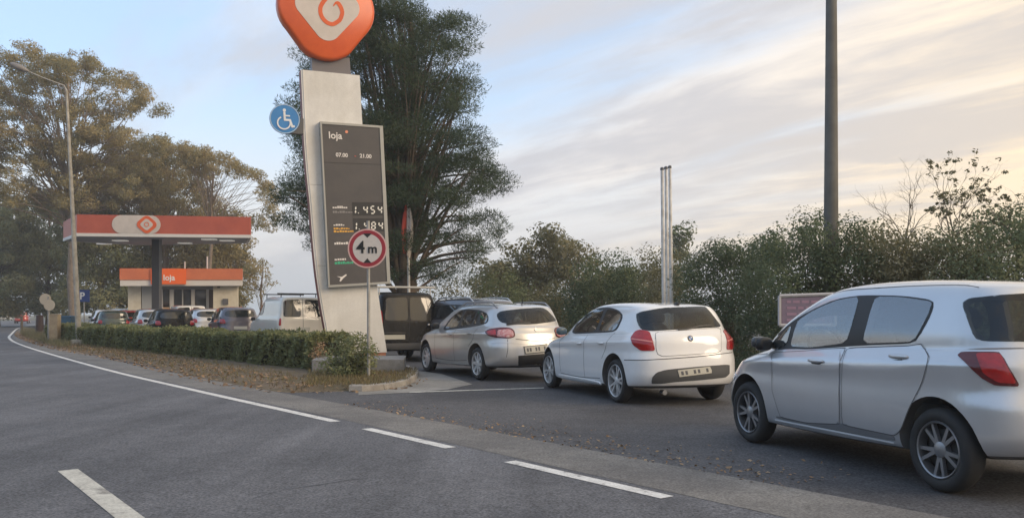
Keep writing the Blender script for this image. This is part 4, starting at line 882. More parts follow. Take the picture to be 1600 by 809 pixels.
silver = paintm('silver_paint', (0.62, 0.63, 0.65), metal=0.6, rough=0.32); whitep = paintm('white_car_paint', (0.80, 0.80, 0.80), metal=0.0, rough=0.3, dirt=0.95); silver2 = paintm('warm_silver_paint', (0.58, 0.575, 0.57), metal=0.6, rough=0.32)
blackp = mat('black_car_paint', (0.006, 0.006, 0.007), rough=0.25, spec=0.3, c2=(0.010, 0.010, 0.010), nscale=2); dkblue = paintm('dark_grey_car_paint', (0.10, 0.10, 0.115), metal=0.4)

def side_kit(c, mir=True, front=(0.55, 0.70), hx=None):
    pass
# --- nearest: silver hatchback
c = Car('silver_hatchback', 'silver five door hatchback nearest the camera at the right edge', 'car', HATCH, (.80, 3.31), .302, .815, ((1480, 768), (1178, 690)), silver, group='cars queueing for the pumps', see=8, res=6, nc=16, nm=50)
Z = lambda *p: zpx(1120, 420, 2.079, p)
c.patch('px', Z((148, 267), (202, 208), (252, 166), (314, 130), (387, 98), (470, 85), (608, 87), (710, 102), (695, 152), (653, 229), (633, 242), (470, 248), (300, 261), (235, 259)), 'window_surround', trimm, 0.003, 26, 8, mirror=True)
c.patch('px', Z((162, 262), (205, 214), (246, 180), (226, 252)), 'quarter_window', cglass_lt, 0.007, 8, 5, mirror=True, r=.12)
c.patch('px', Z((240, 252), (262, 170), (320, 133), (390, 103), (466, 90), (424, 240), (300, 256)), 'front_side_window', seeg, 0.007, 16, 8, mirror=True, r=.10, cut=True)
c.patch('px', Z((514, 90), (600, 92), (703, 107), (688, 150), (648, 225), (630, 237), (473, 242)), 'rear_side_window', seeg, 0.007, 16, 8, mirror=True, r=.10, cut=True)
Z7 = lambda *p: zpx(1480, 440, 2.7, p)
t = c.patch('px', Z7((44, 312), (62, 297), (225, 297), (245, 335), (308, 442), (200, 437), (148, 408), (88, 352)), 'tail_light', taild, 0.010, 16, 7, mirror=True, r=.10)
c.patch('px', Z7((120, 303), (222, 303), (240, 338), (292, 430), (215, 425), (150, 385)), 'lens', tailm, 0.014, 12, 6, r=.1, mirror=True, parent=t)
c.patch('px', [(1503, 474), (1514, 466), (1560, 461), (1640, 456), (1715, 458), (1735, 474), (1722, 528), (1640, 534), (1537, 533), (1522, 528)], 'rear_window', seegr, 0.006, 28, 8, r=.1, cut=True)
c.patch('rear', [(-.52, .92), (-.50, .98), (0, .99), (.50, .98), (.52, .92), (0, .93)], 'tailgate_trim', c.paint, 0.008, 16, 3)
c.patch('rear', [(-.27, .66), (.27, .66), (.27, .78), (-.27, .78)], 'number_plate', platem, 0.012, 6, 2, rnd=0)
c.patch('rear', [(-.55, .32), (-.50, .45), (0, .47), (.50, .45), (.55, .32), (0, .29)], 'bumper_insert', greytrim, 0.008, 16, 4)
# doors with their gaps: front and rear, both sides
for poly in ([(1206, 551), (1262, 548), (1322, 543), (1313, 564), (1311.5, 612), (1313, 662), (1260, 660), (1220, 651), (1207, 610)], [(1326, 543), (1420, 540), (1440, 537), (1452, 557), (1441, 598), (1420, 640), (1408, 672), (1398, 680), (1317, 663), (1315.5, 612), (1317, 564)]):
    c.strip('px', [tuple(q) for q in chaikin(poly, 1, .12)]+[tuple(chaikin(poly, 1, .12)[0])], 0.005, 'door_gap', mat('soft_gap', (0.07, 0.07, 0.075), rough=0.8), 0.0062, mirror=True, k=4)
    cx_, cy_ = np.mean([p[0] for p in poly]), np.mean([p[1] for p in poly]); inn = [(cx_+(p[0]-cx_)*(1-0.8/max(6, abs(p[0]-cx_))), cy_+(p[1]-cy_)*(1-0.7/max(6, abs(p[1]-cy_)))) for p in poly]
    c.patch('px', inn, 'door', silver, 0.0045, 44, 14, mirror=True, rnd=1, r=.1)
for hx, hy in ((1.99, .872), (2.96, .955)):
    h_, n_ = c.cast('side', (hx, hy)); c.blob((h_.x-0.012, h_.y, h_.z), (.045, .21, .036), 'door_handle', silver, mirror=True)
    c.patch('side', [(hx-.07, hy-.03), (hx+.07, hy-.03), (hx+.07, hy+.015), (hx-.07, hy+.015)], 'handle_recess', greytrim, 0.0035, 8, 3, mirror=True)
c.patch('px', [(1212, 649), (1300, 657), (1398, 680), (1400, 689), (1300, 671), (1214, 653)], 'sill_recess_shade', mat('painted_sill_shade', (0.22, 0.225, 0.235), rough=0.5, metal=0.4), 0.004, 20, 3, mirror=True, rnd=1)  # shade in the hollow of the lower doors, painted as a darker patch
c.strip('px', [(1212, 655), (1300, 672), (1398, 691)], 0.016, 'sill_strip', mat('bright_sill', (0.70, 0.71, 0.73), rough=0.3), 0.007, mirror=True)
c.strip('px', [(1146, 566), (1170, 556), (1200, 552)], 0.007, 'bonnet_gap', seamm, mirror=True)
c.strip('top', [(-.60, 1.9), (-.61, 2.6), (-.58, 3.5)], 0.007, 'roof_ditch', greytrim, mirror=True)
h_, n_ = c.cast('side', (1.12, .97)); c.blob((h_.x-.10, h_.y-.02, h_.z+.02), (.20, .13, .135), 'door_mirror', trimm, mirror=True, tilt=0.25)
c.blob((h_.x-.125, h_.y+.02, h_.z+.035), (.19, .10, .115), 'mirror_cap', mat('mirror_dark', (0.06, 0.065, 0.07), rough=0.2), mirror=True, tilt=0.25)
h_, n_ = c.cast('top', (0, 3.45)); mb = MB(); mb.tube([h_, h_+Vector((0, -.02, .03)), h_+Vector((0, -.12, .16))], [.03, .014, .006], 8); mb.build('aerial', trimm, c.root, smooth=True)
c.patch('front', [(-.78, .66), (-.52, .68), (-.42, .60), (-.60, .56), (-.76, .58)], 'headlight', lampw, 0.008, 10, 4, mirror=True)
c.patch('front', [(-.55, .30), (.55, .30), (.45, .50), (-.45, .50)], 'grille', trimm, 0.006, 14, 4)
c.patch('front', [(-.52, 1.08), (.52, 1.08), (.46, 1.33), (-.46, 1.33)], 'windscreen', seegr, 0.006, 20, 8, cut=True)
c.open_cabin(1.0, 3.7, 1.0)
c.wheels(5, True, .67, .024, m=mat('dull_alloy', (0.30, 0.30, 0.31), rough=0.35, metal=0.7))
# --- white compact
c = Car('white_hatchback', 'white five door hatchback with red tail lights in front of the near silver hatchback', 'car', COMPACT, (.75, 3.41), .315, .845, ((966, 628), (864, 605.5)), whitep, group='cars queueing for the pumps', see=8)
Z = lambda *p: zpx(830, 440, 3.853, p)
c.patch('px', Z((238, 316), (272, 252), (328, 190), (398, 160), (470, 153), (527, 170), (553, 200), (547, 228), (512, 301), (400, 308)), 'window_surround', trimm, 0.003, 24, 8, mirror=True)
c.patch('px', Z((256, 305), (286, 251), (336, 195), (400, 168), (442, 163), (388, 300)), 'front_side_window', seeg, 0.007, 14, 7, mirror=True, r=.1, cut=True)
c.patch('px', Z((460, 163), (519, 177), (543, 205), (539, 226), (507, 292), (405, 299)), 'rear_side_window', seeg, 0.007, 14, 7, mirror=True, r=.1, cut=True)
t = c.patch('px', Z((598, 340), (625, 300), (652, 288), (712, 298), (733, 358), (747, 415), (660, 415), (612, 378)), 'tail_light', tailm, 0.010, 14, 7, mirror=True, r=.12)
c.strip('px', Z((604, 345), (660, 352), (735, 362)), 0.02, 'light_bar', mat('tail_bar_pink', (0.65, 0.22, 0.2), rough=0.2), 0.0125, parent=t, mirror=True)
c.patch('px', Z((630, 196), (662, 180), (800, 156), (1048, 148), (1078, 182), (1143, 266), (1128, 274), (900, 286), (722, 297), (662, 288), (640, 252)), 'rear_window', seegr, 0.006, 26, 8, r=.1, cut=True)
tg = [(745, 302), (935, 290), (1142, 276), (1146, 350), (1144, 415), (1120, 428), (950, 440), (790, 450), (758, 436), (750, 400)]
c.patch('px', Z(*tg), 'tailgate_gap', seamm, 0.002, 32, 12, rnd=1, r=.1)
c.patch('px', Z(*[(947+(x-947)*0.988, 362+(y-362)*0.97) for x, y in tg]), 'tailgate', whitep, 0.0045, 32, 12, rnd=1, r=.1)
c.patch('px', Z((722, 612), (728, 575), (755, 545), (810, 529), (1000, 510), (1195, 496), (1195, 550), (1170, 575), (1000, 592), (860, 602), (790, 612)), 'bumper_insert', greytrim, 0.006, 24, 6, r=.1)
c.patch('px', Z((880, 532), (1082, 508), (1084, 548), (888, 572)), 'number_plate', platey, 0.015, 8, 2, rnd=0); plate_marks(c, 'px', Z((880, 532), (1082, 508), (1084, 548), (888, 572)))
h_, n_ = c.cast('px', Z((957, 341))[0]); mb = MB(); Mb = frame(h_+n_*0.004, Vector((1, 0, 0)), n_.cross(Vector((1, 0, 0))).normalized()*-1, n_)
for r0, dep, m_ in ((.042, .008, trimm), (.030, .011, mat('badge_white', (.6, .62, .65))), ):
    mb = MB(); mb.prism(circ(0, 0, r0, 24), dep, Mb); bdg = mb.build('badge', m_, c.root)
for a0 in (0, math.pi): mb = MB(); mb.prism([(0, 0)]+circ(0, 0, .028, 8, a0, a0+math.pi/2)+[(.028*math.cos(a0+math.pi/2), .028*math.sin(a0+math.pi/2))], .0125, Mb); mb.build('badge_quarter', mat('badge_blue', (.03, .15, .45)), c.root)
c.strip('px', Z((880, 290), (940, 285), (1010, 268), (1090, 262)), 0.022, 'wiper', trimm, 0.014)
c.strip('side', [(2.42, .95), (2.38, .70), (2.40, .30)], 0.008, 'door_gap', seamm, mirror=True); c.strip('side', [(1.42, .92), (1.36, .70), (1.40, .32)], 0.008, 'door_gap', seamm, mirror=True); c.strip('side', [(3.32, 1.0), (3.18, .80), (3.04, .62)], 0.008, 'door_gap', seamm, mirror=True); c.strip('side', [(1.40, .30), (2.2, .29), (2.95, .32)], 0.008, 'door_gap', seamm, mirror=True)
c.strip('side', [(.5, .70), (1.5, .755), (2.6, .80), (3.5, .84)], 0.016, 'shoulder_crease', whitep, 0.003, mirror=True)
c.strip('px', Z((560, 470), (700, 470), (1000, 450), (1210, 425)), 0.010, 'bumper_gap', seamm, 0.003, k=12)
for hx, hy in ((2.22, .815), (3.02, .845)):
    h_, n_ = c.cast('side', (hx, hy)); c.blob((h_.x-0.012, h_.y, h_.z), (.045, .20, .034), 'door_handle', whitep, mirror=True)
    c.patch('side', [(hx-.07, hy-.03), (hx+.07, hy-.03), (hx+.07, hy+.012), (hx-.07, hy+.012)], 'handle_recess', mat('recess_grey', (.35, .35, .36)), 0.003, 8, 3, mirror=True)
h_, n_ = c.cast('side', (1.40, .96)); c.blob((h_.x-.11, h_.y, h_.z+.03), (.20, .13, .13), 'door_mirror', mat('mirror_bluegrey', (.10, .14, .16), rough=.25), mirror=True, tilt=0.2)
h_, n_ = c.cast('top', (0, 3.75)); c.blob((h_.x, h_.y, h_.z+.015), (.06, .12, .05), 'aerial', trimm)
c.patch('side', [(1.25, .27), (2.9, .27), (2.95, .22), (1.2, .22)], 'side_skirt', whitep, 0.02, 20, 3, mirror=True)
c.patch('front', [(-.80, .66), (-.50, .68), (-.45, .58), (-.62, .56), (-.78, .58)], 'headlight', lampw, 0.008, 10, 4, mirror=True); c.patch('front', [(-.5, .30), (.5, .30), (.4, .62), (-.4, .62)], 'grille', trimm, 0.006, 14, 4); c.patch('front', [(-.54, 1.06), (.54, 1.06), (.48, 1.28), (-.48, 1.28)], 'windscreen', seegr, 0.006, 20, 8, cut=True)
mb = MB(); mb.tube([(-.45, -2.02, .20), (-.45, -2.12, .20)], .035, 12); mb.build('exhaust_tip', chrome, c.root, smooth=True)
c.open_cabin(1.35, 3.98, 0.97)
c.wheels(5, True, .74, .026)
# --- silver estate
c = Car('silver_estate', 'silver estate car with roof rails queueing ahead of the white hatchback', 'car', ESTATE, (.93, 3.63), .315, .87, ((750, 593), (670, 580)), silver2, group='cars queueing for the pumps', see=8)
Z = lambda *p: zpx(640, 440, 4.496, p)
c.patch('px', Z((225, 345), (285, 258), (352, 203), (395, 190), (498, 198), (545, 222), (557, 255), (547, 290), (490, 308), (340, 330)), 'window_surround', trimm, 0.003, 24, 7, mirror=True)
c.patch('px', Z((248, 330), (300, 255), (360, 205), (378, 200), (342, 314)), 'front_side_window', seeg, 0.007, 10, 6, mirror=True, r=.1, cut=True)
c.patch('px', Z((396, 200), (474, 207), (432, 304), (360, 312)), 'rear_side_window', seeg, 0.007, 10, 6, mirror=True, r=.1, cut=True)
c.patch('px', Z((482, 210), (492, 213), (466, 298), (444, 302)), 'rear_door_pane', seeg, 0.007, 6, 4, mirror=True, r=.1, cut=True)
c.patch('px', Z((508, 214), (540, 226), (550, 256), (540, 285), (490, 297)), 'quarter_window', seeg, 0.007, 10, 6, mirror=True, r=.12, cut=True)
t = c.patch('px', Z((526, 352), (560, 330), (650, 321), (712, 324), (738, 346), (742, 386), (702, 400), (600, 392), (548, 376)), 'tail_light', taild, 0.010, 14, 6, mirror=True)
c.patch('px', Z((620, 340), (700, 332), (728, 350), (732, 382), (700, 390), (612, 382)), 'pale_lens', tailp, 0.014, 10, 5, r=.1, mirror=True, parent=t); c.patch('px', Z((540, 352), (605, 335), (608, 375), (560, 372)), 'red_lens', tailm, 0.014, 8, 5, r=.1, mirror=True, parent=t)
c.patch('px', Z((610, 228), (640, 206), (780, 190), (930, 180), (968, 200), (1034, 272), (1000, 282), (860, 300), (700, 296), (642, 286), (620, 262)), 'rear_window', seegr, 0.006, 24, 8, cut=True)
c.patch('px', Z((800, 454), (972, 434), (976, 494), (808, 509)), 'plate_recess', greytrim, 0.010, 8, 3, rnd=0)
c.patch('px', Z((806, 458), (966, 440), (970, 488), (814, 503)), 'number_plate', platem, 0.014, 8, 2, rnd=0); plate_marks(c, 'px', Z((806, 458), (966, 440), (970, 488), (814, 503)))
c.patch('px', Z((520, 575), (560, 552), (680, 526), (900, 508), (1010, 500), (1010, 560), (900, 595), (700, 605), (600, 610), (530, 612)), 'bumper_insert', trimm, 0.006, 22, 5)
c.strip('px', Z((688, 402), (690, 470), (680, 530)), 0.008, 'panel_gap', seamm); c.strip('px', Z((745, 402), (900, 415), (1020, 396)), 0.010, 'tailgate_gap', seamm); c.strip('px', Z((680, 298), (760, 290), (850, 290)), 0.05, 'wiper', trimm, 0.014)
c.strip('px', Z((570, 430), (650, 425), (850, 432), (1060, 395)), 0.02, 'bumper_crease', silver2, 0.005)
for pts in ([(2.62, .98), (2.58, .70), (2.60, .32)], [(1.60, .95), (1.52, .70), (1.55, .34)], [(3.62, 1.0), (3.52, .80), (3.30, .64)], [(1.55, .33), (2.4, .32), (3.2, .36)]): c.strip('side', pts, 0.008, 'door_gap', seamm, mirror=True)
for hx, hy in ((2.42, .86), (3.36, .90)): h_, n_ = c.cast('side', (hx, hy)); c.blob((h_.x-0.012, h_.y, h_.z), (.045, .20, .034), 'door_handle', silver2, mirror=True)
h_, n_ = c.cast('side', (1.62, .99)); c.blob((h_.x-.11, h_.y, h_.z+.03), (.20, .13, .14), 'door_mirror', trimm, mirror=True, tilt=0.2)
h_, n_ = c.cast('px', Z((885, 335))[0]); mb = MB(); mb.prism([(0, -.05), (.032, 0), (0, .05), (-.032, 0)], .012, frame(h_, Vector((1, 0, 0)), n_.cross(Vector((1, 0, 0))).normalized()*-1, n_)); mb.build('badge', chrome, c.root)
def rails(c, x0, x1, y_, m, h=0.05):
    for sd in (-1, 1):
        pts = []
        for i, x in enumerate(np.linspace(x0, x1, 9)):
            q = c.cast('top', (sd*y_, x)); lift = h if 0 < i < 8 else 0.0; pts.append(q[0]+Vector((0, 0, lift)))
        mb = MB(); mb.tube(pts, 0.018, 8); mb.build('roof_rail', m, c.root, smooth=True)
rails(c, 2.3, 4.0, .58, mat('rail_grey', (.30, .30, .31), rough=.4, metal=.5))
h_, n_ = c.cast('top', (0, 3.9)); mb = MB(); mb.tube([h_, h_+Vector((0, -.06, .14))], [.012, .006], 6); mb.build('aerial', trimm, c.root)
c.patch('front', [(-.82, .68), (-.50, .70), (-.45, .60), (-.62, .58), (-.78, .60)], 'headlight', lampw, 0.008, 10, 4, mirror=True); c.patch('front', [(-.56, 1.08), (.56, 1.08), (.48, 1.32), (-.48, 1.32)], 'windscreen', seegr, 0.006, 20, 8, cut=True)
c.open_cabin(1.25, 4.25, 1.0)
c.wheels(8, False, .70, .05)
vang = mat('van_glass', (0.015, 0.015, 0.015), rough=0.05, ior=1.8)
# --- black van, rear towards us
VM = (at(636, 435, 24.6).x, 24.6)
c = Car('black_van', 'black panel van seen from behind between the totem and the silver estate', 'van', scale_rings(VAN, 1, 1, 1.03), (.87, 3.57), .315, .885, ((-3.55, 24.9), math.radians(24)), blackp, group='cars queueing for the pumps', cut=False)
c.patch('rear', [(-.66, 1.10), (-.64, 1.62), (-.58, 1.70), (-.03, 1.72), (-.03, 1.10)], 'rear_door_window', vang, 0.008, 12, 6, mirror=True, r=.08)
c.strip('rear', [(0, .42), (0, 1.0), (0, 1.72)], 0.014, 'door_gap', seamm); c.patch('rear', [(.71, .96), (.855, .98), (.83, 1.12), (.76, 1.38), (.72, 1.36)], 'tail_light', tailm, 0.014, 8, 6, mirror=True)
c.patch('rear', [(-.70, .60), (-.12, .60), (-.12, .72), (-.70, .72)], 'number_plate', platey, 0.014, 6, 2, rnd=0); c.patch('rear', [(-.72, .745), (-.10, .745), (-.10, .80), (-.72, .80)], 'plate_light_strip', trimm, 0.02, 6, 2)
c.patch('rear', [(-.86, .30), (.86, .30), (.87, .50), (-.87, .50)], 'rear_bumper', mat('bumper_grey', (.13, .13, .13), rough=.5), 0.03, 20, 4, r=.08); h_, n_ = c.cast('rear', (.55, .98)); c.blob((h_.x, h_.y-.02, h_.z), (.09, .05, .06), 'door_handle', chrome)
c.patch('side', [(1.45, 1.14), (2.2, 1.14), (2.2, 1.60), (1.80, 1.60)], 'front_side_window', vang, 0.008, 12, 6, mirror=True)
mb = MB(); zt_ = 2.0
for xx in (-.72, .72): mb.tube([(xx, -1.55, 1.76), (xx, -1.55, zt_-.03)], .02, 6)
mb.tube([(-.86, -1.55, zt_), (.86, -1.55, zt_)], .030, 8); mb.build('roof_bar', mat('roof_bar_pale', (.50, .49, .46), rough=.4), c.root)
c.patch('front', [(-.6, 1.2), (.6, 1.2), (.5, 1.6), (-.5, 1.6)], 'windscreen', vang, 0.008, 14, 6); c.wheels(6, False, .64, .06)
# --- dark estate with rails behind the silver one
ax_ = (.93*1.02, 3.63*1.02)
c = Car('dark_estate', 'dark grey estate with silver roof rails half hidden behind the silver estate', 'car', scale_rings(ESTATE, 1.02, 1.02, 1.14), ax_, .34, .89, ((-1.55, 24.0), math.radians(38)), dkblue, group='cars queueing for the pumps', cut=False)
sw = [(1.5, 1.10), (1.95, 1.42), (2.3, 1.52), (3.9, 1.52), (4.1, 1.35), (4.0, 1.14)]
c.patch('side', sw, 'side_windows_surround', trimm, 0.004, 20, 6, mirror=True)
for q in ([(1.62, 1.13), (2.0, 1.40), (2.3, 1.49), (2.5, 1.49), (2.5, 1.13)], [(2.58, 1.13), (2.58, 1.49), (3.4, 1.49), (3.3, 1.13)], [(3.42, 1.15), (3.5, 1.48), (3.88, 1.48), (4.03, 1.34), (3.95, 1.16)]): c.patch('side', q, 'side_window', cglass, 0.008, 10, 5, mirror=True, r=.1)
c.patch('rear', [(-.62, 1.18), (-.52, 1.50), (.52, 1.50), (.62, 1.18)], 'rear_window', cglass, 0.008, 14, 5); c.patch('rear', [(.60, .95), (.80, .95), (.78, 1.12), (.62, 1.12)], 'tail_light', tailm, 0.01, 6, 4, mirror=True); c.patch('front', [(-.56, 1.25), (.56, 1.25), (.48, 1.5), (-.48, 1.5)], 'windscreen', cglass_lt, 0.008, 14, 6)
rails(c, 2.2, 4.1, .62, mat('rail_silver', (.55, .55, .56), rough=.35, metal=.6), 0.06); c.wheels(5, False, .66, .07)
# --- further cars of the queue, mostly hidden by the hedge
def small_car(name, label, base, sc3, X, D, hd, paint, glass=cglass, cat='car', group='cars waiting on the forecourt', boxy=False):
    sx_, sy_, sz_ = sc3; ax = (.80*sx_, 3.31*sx_) if base is HATCH else (.87*sx_, 3.57*sx_) if base is VAN else (.93*sx_, 3.63*sx_)
    hw = max(r[5] for r in base)*sy_
    c = Car(name, label, cat, scale_rings(base, sx_, sy_, sz_), ax, .31, hw-.03, ((X, D), math.radians(hd)), paint, group=group, res=3, nc=9, nm=20, cut=False)
    sp_ = lambda pts: [(x*sx_, z*sz_) for x, z in pts]; rp = lambda pts: [(y*sy_, z*sz_) for y, z in pts]
    if base is HATCH:
        c.patch('side', sp_([(1.15, 1.0), (1.5, 1.25), (2.0, 1.42), (2.35, 1.44), (2.3, 1.03)]), 'front_side_window', glass, 0.008, 10, 5, mirror=True); c.patch('side', sp_([(2.42, 1.04), (2.5, 1.44), (3.05, 1.42), (3.3, 1.34), (3.1, 1.07)]), 'rear_side_window', glass, 0.008, 10, 5, mirror=True)
        c.patch('rear', rp([(-.60, 1.12), (-.54, 1.40), (.54, 1.40), (.60, 1.12)]), 'rear_window', glass, 0.008, 12, 5); c.patch('rear', rp([(.55, .85), (.76, .85), (.74, 1.04), (.58, 1.04)]), 'tail_light', tailm, 0.012, 6, 4, mirror=True)
        c.patch('front', rp([(-.54, 1.08), (.54, 1.08), (.48, 1.38), (-.48, 1.38)]), 'windscreen', glass, 0.008, 12, 6)
    elif base is VAN:
        c.patch('rear', rp([(-.72, 1.10), (-.70, 1.60), (-.62, 1.68), (-.08, 1.70), (-.08, 1.10)]), 'rear_door_window', glass, 0.008, 10, 5, mirror=True, r=.08); c.patch('side', sp_([(1.35, 1.16), (2.2, 1.16), (2.2, 1.62), (1.72, 1.62)]), 'front_side_window', glass, 0.008, 10, 5, mirror=True)
        c.patch('rear', rp([(.80, .80), (.87, .80), (.84, 1.06), (.79, 1.06)]), 'tail_light', tailm, 0.012, 5, 4, mirror=True); c.strip('rear', rp([(0, .4), (0, 1.0), (0, 1.72)]), .014, 'door_gap', seamm); c.patch('front', rp([(-.62, 1.2), (.62, 1.2), (.55, 1.62), (-.55, 1.62)]), 'windscreen', glass, 0.008, 12, 6)
    else:
        c.patch('side', sp_([(1.45, 1.03), (1.9, 1.30), (2.2, 1.39), (2.55, 1.40), (2.55, 1.03)]), 'front_side_window', glass, 0.008, 10, 5, mirror=True); c.patch('side', sp_([(2.62, 1.04), (2.62, 1.40), (3.7, 1.38), (3.95, 1.25), (3.8, 1.06)]), 'rear_side_window', glass, 0.008, 10, 5, mirror=True)
        c.patch('rear', rp([(-.60, 1.08), (-.52, 1.36), (.52, 1.36), (.60, 1.08)]), 'rear_window', glass, 0.008, 12, 5); c.patch('rear', rp([(.55, .82), (.78, .82), (.76, 1.0), (.58, 1.0)]), 'tail_light', tailm, 0.012, 6, 4, mirror=True); c.patch('front', rp([(-.56, 1.1), (.56, 1.1), (.48, 1.34), (-.48, 1.34)]), 'windscreen', glass, 0.008, 12, 6)
    c.patch('rear', rp([(-.26, .62), (.26, .62), (.26, .74), (-.26, .74)]), 'number_plate', platem, 0.012, 4, 2, rnd=0)
    for sd in (-1, 1): q = c.cast('side', (1.35*sx_, 1.02*sz_)); c.blob((sd*abs(q[0].x)+sd*.10, q[0].y, q[0].z), (.18, .12, .14), 'door_mirror', trimm)
    c.wheels(5, False, .66, .07); return c
creamp = paintm('cream_van_paint', (0.72, 0.67, 0.58), metal=0.0); greyp_ = paintm('mid_grey_paint', (0.26, 0.26, 0.27)); redp = paintm('red_car_paint', (0.42, 0.045, 0.03), metal=0.0); violet = paintm('grey_violet_paint', (0.13, 0.12, 0.145), metal=0.3); paleb = paintm('pale_blue_white_paint', (0.55, 0.58, 0.64), metal=0.1); greenp = paintm('dark_green_paint', (0.05, 0.08, 0.075), metal=0.2); beige = paintm('pale_beige_paint', (0.60, 0.58, 0.52), metal=0)
c = small_car('cream_van', 'cream white panel van with roof bars just left of the totem behind the hedge', VAN, (1.03, 1, 1.06), -8.75, 33.3, 33, creamp, cat='van')
for yb in (-1.5, 0.2):
    mb = MB(); mb.tube([(-.80, yb, 2.02), (.80, yb, 2.02)], .022, 6)
    for xx in (-.66, .66): mb.tube([(xx, yb, 1.83), (xx, yb, 2.02)], .018, 6)
    mb.build('roof_bar', trimm, c.root)
small_car('violet_grey_hatchback', 'dark violet grey hatchback tail just left of the cream van', HATCH, (1.08, 1.05, 1.02), -12.3, 38.0, 27, violet)
small_car('pale_silver_hatchback', 'pale silver hatchback between the violet grey car and the white people carrier', HATCH, (1, 1, 1.0), -15.4, 43.0, 30, silver)
small_car('white_people_carrier', 'white people carrier with tall roof below the shop door', VAN, (.97, .97, .95), -17.6, 46.5, 30, whitep, cat='car')
small_car('grey_hatchback', 'mid grey hatchback left of the white people carrier below the shop windows', HATCH, (1, 1, 1), -20.6, 51.5, 30, greyp_)
small_car('pale_blue_hatchback', 'pale blue white hatchback deep under the canopy left of the column', HATCH, (1, 1, 1), -23.4, 55.0, 32, paleb)
small_car('red_hatchback', 'bright red hatchback under the left half of the canopy', HATCH, (.95, .97, .97), -22.3, 50.2, 30, redp)
small_car('silver_grey_hatchback', 'silver grey hatchback nearest the hedge between the column and the street lamp', HATCH, (.97, 1, .98), -16.9, 40.4, 30, silver2)
small_car('black_hatchback', 'black hatchback close behind the hedge in front of the pale silver hatchback', HATCH, (.97, 1, .96), -14.7, 37.0, 30, blackp)
small_car('dark_green_hatchback', 'dark green hatchback near the lamp post behind the hedge', HATCH, (.95, .97, .93), -20.9, 45.0, 30, greenp)
small_car('white_estate', 'white estate just right of the street lamp behind the hedge', ESTATE, (.95, 1, 1.04), -26.4, 56.0, 30, whitep)
small_car('pale_beige_van', 'pale beige van roof behind the white estate left of the shop', VAN, (1, 1, .92), -28.8, 63.5, 60, beige, cat='van')
small_car('grey_car_on_road', 'grey car far away on the road bend at the left edge', HATCH, (1, 1, .95), -84, 148, 18, greyp_, group='cars far along the road')
small_car('red_car_on_road', 'dark red car far away on the road beside the round signs', HATCH, (1, 1, 1), -66.3, 117, 24, redp, group='cars far along the road')
small_car('white_car_on_road', 'white car far away at the very left edge of the road', HATCH, (1, 1, 1), -95.5, 163, 16, whitep, group='cars far along the road')
# ------------------------------------------------------------------ vegetation
def leafmat(name, ramp, trans=0.25, rough=0.75):
    m = bpy.data.materials.new(name); m.use_nodes = True; t = m.node_tree; b = t.nodes['Principled BSDF']; b.inputs['Roughness'].default_value = rough; b.inputs['Specular IOR Level'].default_value = 0.25
    at_ = t.nodes.new('ShaderNodeAttribute'); at_.attribute_name = 'tint'; cr = t.nodes.new('ShaderNodeValToRGB'); t.links.new(at_.outputs['Fac'], cr.inputs[0])
    e = cr.color_ramp.elements; e[0].color = (*ramp[0], 1); e[1].color = (*ramp[-1], 1)
    for i, c_ in enumerate(ramp[1:-1]): q = e.new((i+1)/(len(ramp)-1)); q.color = (*c_, 1)
    t.links.new(cr.outputs[0], b.inputs['Base Color'])
    tr = t.nodes.new('ShaderNodeBsdfTranslucent'); t.links.new(cr.outputs[0], tr.inputs[0]); mx = t.nodes.new('ShaderNodeMixShader'); mx.inputs[0].default_value = trans
    t.links.new(b.outputs[0], mx.inputs[1]); t.links.new(tr.outputs[0], mx.inputs[2]); t.links.new(mx.outputs[0], t.nodes['Material Output'].inputs[0]); return m
def quads(name, C, A, B, tint, m, parent=None, kind=None):
    """one leaf = one rhombic face: centre C, long half axis A, short half axis B"""
    n = len(C); V_ = np.empty((n, 4, 3)); V_[:, 0] = C-A; V_[:, 1] = C+B-A*0.15; V_[:, 2] = C+A; V_[:, 3] = C-B-A*0.15
    me = bpy.data.meshes.new(name); me.vertices.add(4*n); me.vertices.foreach_set('co', V_.ravel()); me.loops.add(4*n); me.loops.foreach_set('vertex_index', np.arange(4*n, dtype=np.int32))
    me.polygons.add(n); me.polygons.foreach_set('loop_start', np.arange(0, 4*n, 4, dtype=np.int32)); me.update(calc_edges=True)
    a = me.attributes.new('tint', 'FLOAT', 'FACE'); a.data.foreach_set('value', np.clip(tint, 0, 1).astype(np.float32)); me.materials.append(m)
    o = bpy.data.objects.new(name, me); col.objects.link(o)
    if parent: o.parent = parent
    if kind: tag(o, kind=kind)
    return o
def unit(v): return v/np.maximum(np.linalg.norm(v, axis=1, keepdims=True), 1e-9)
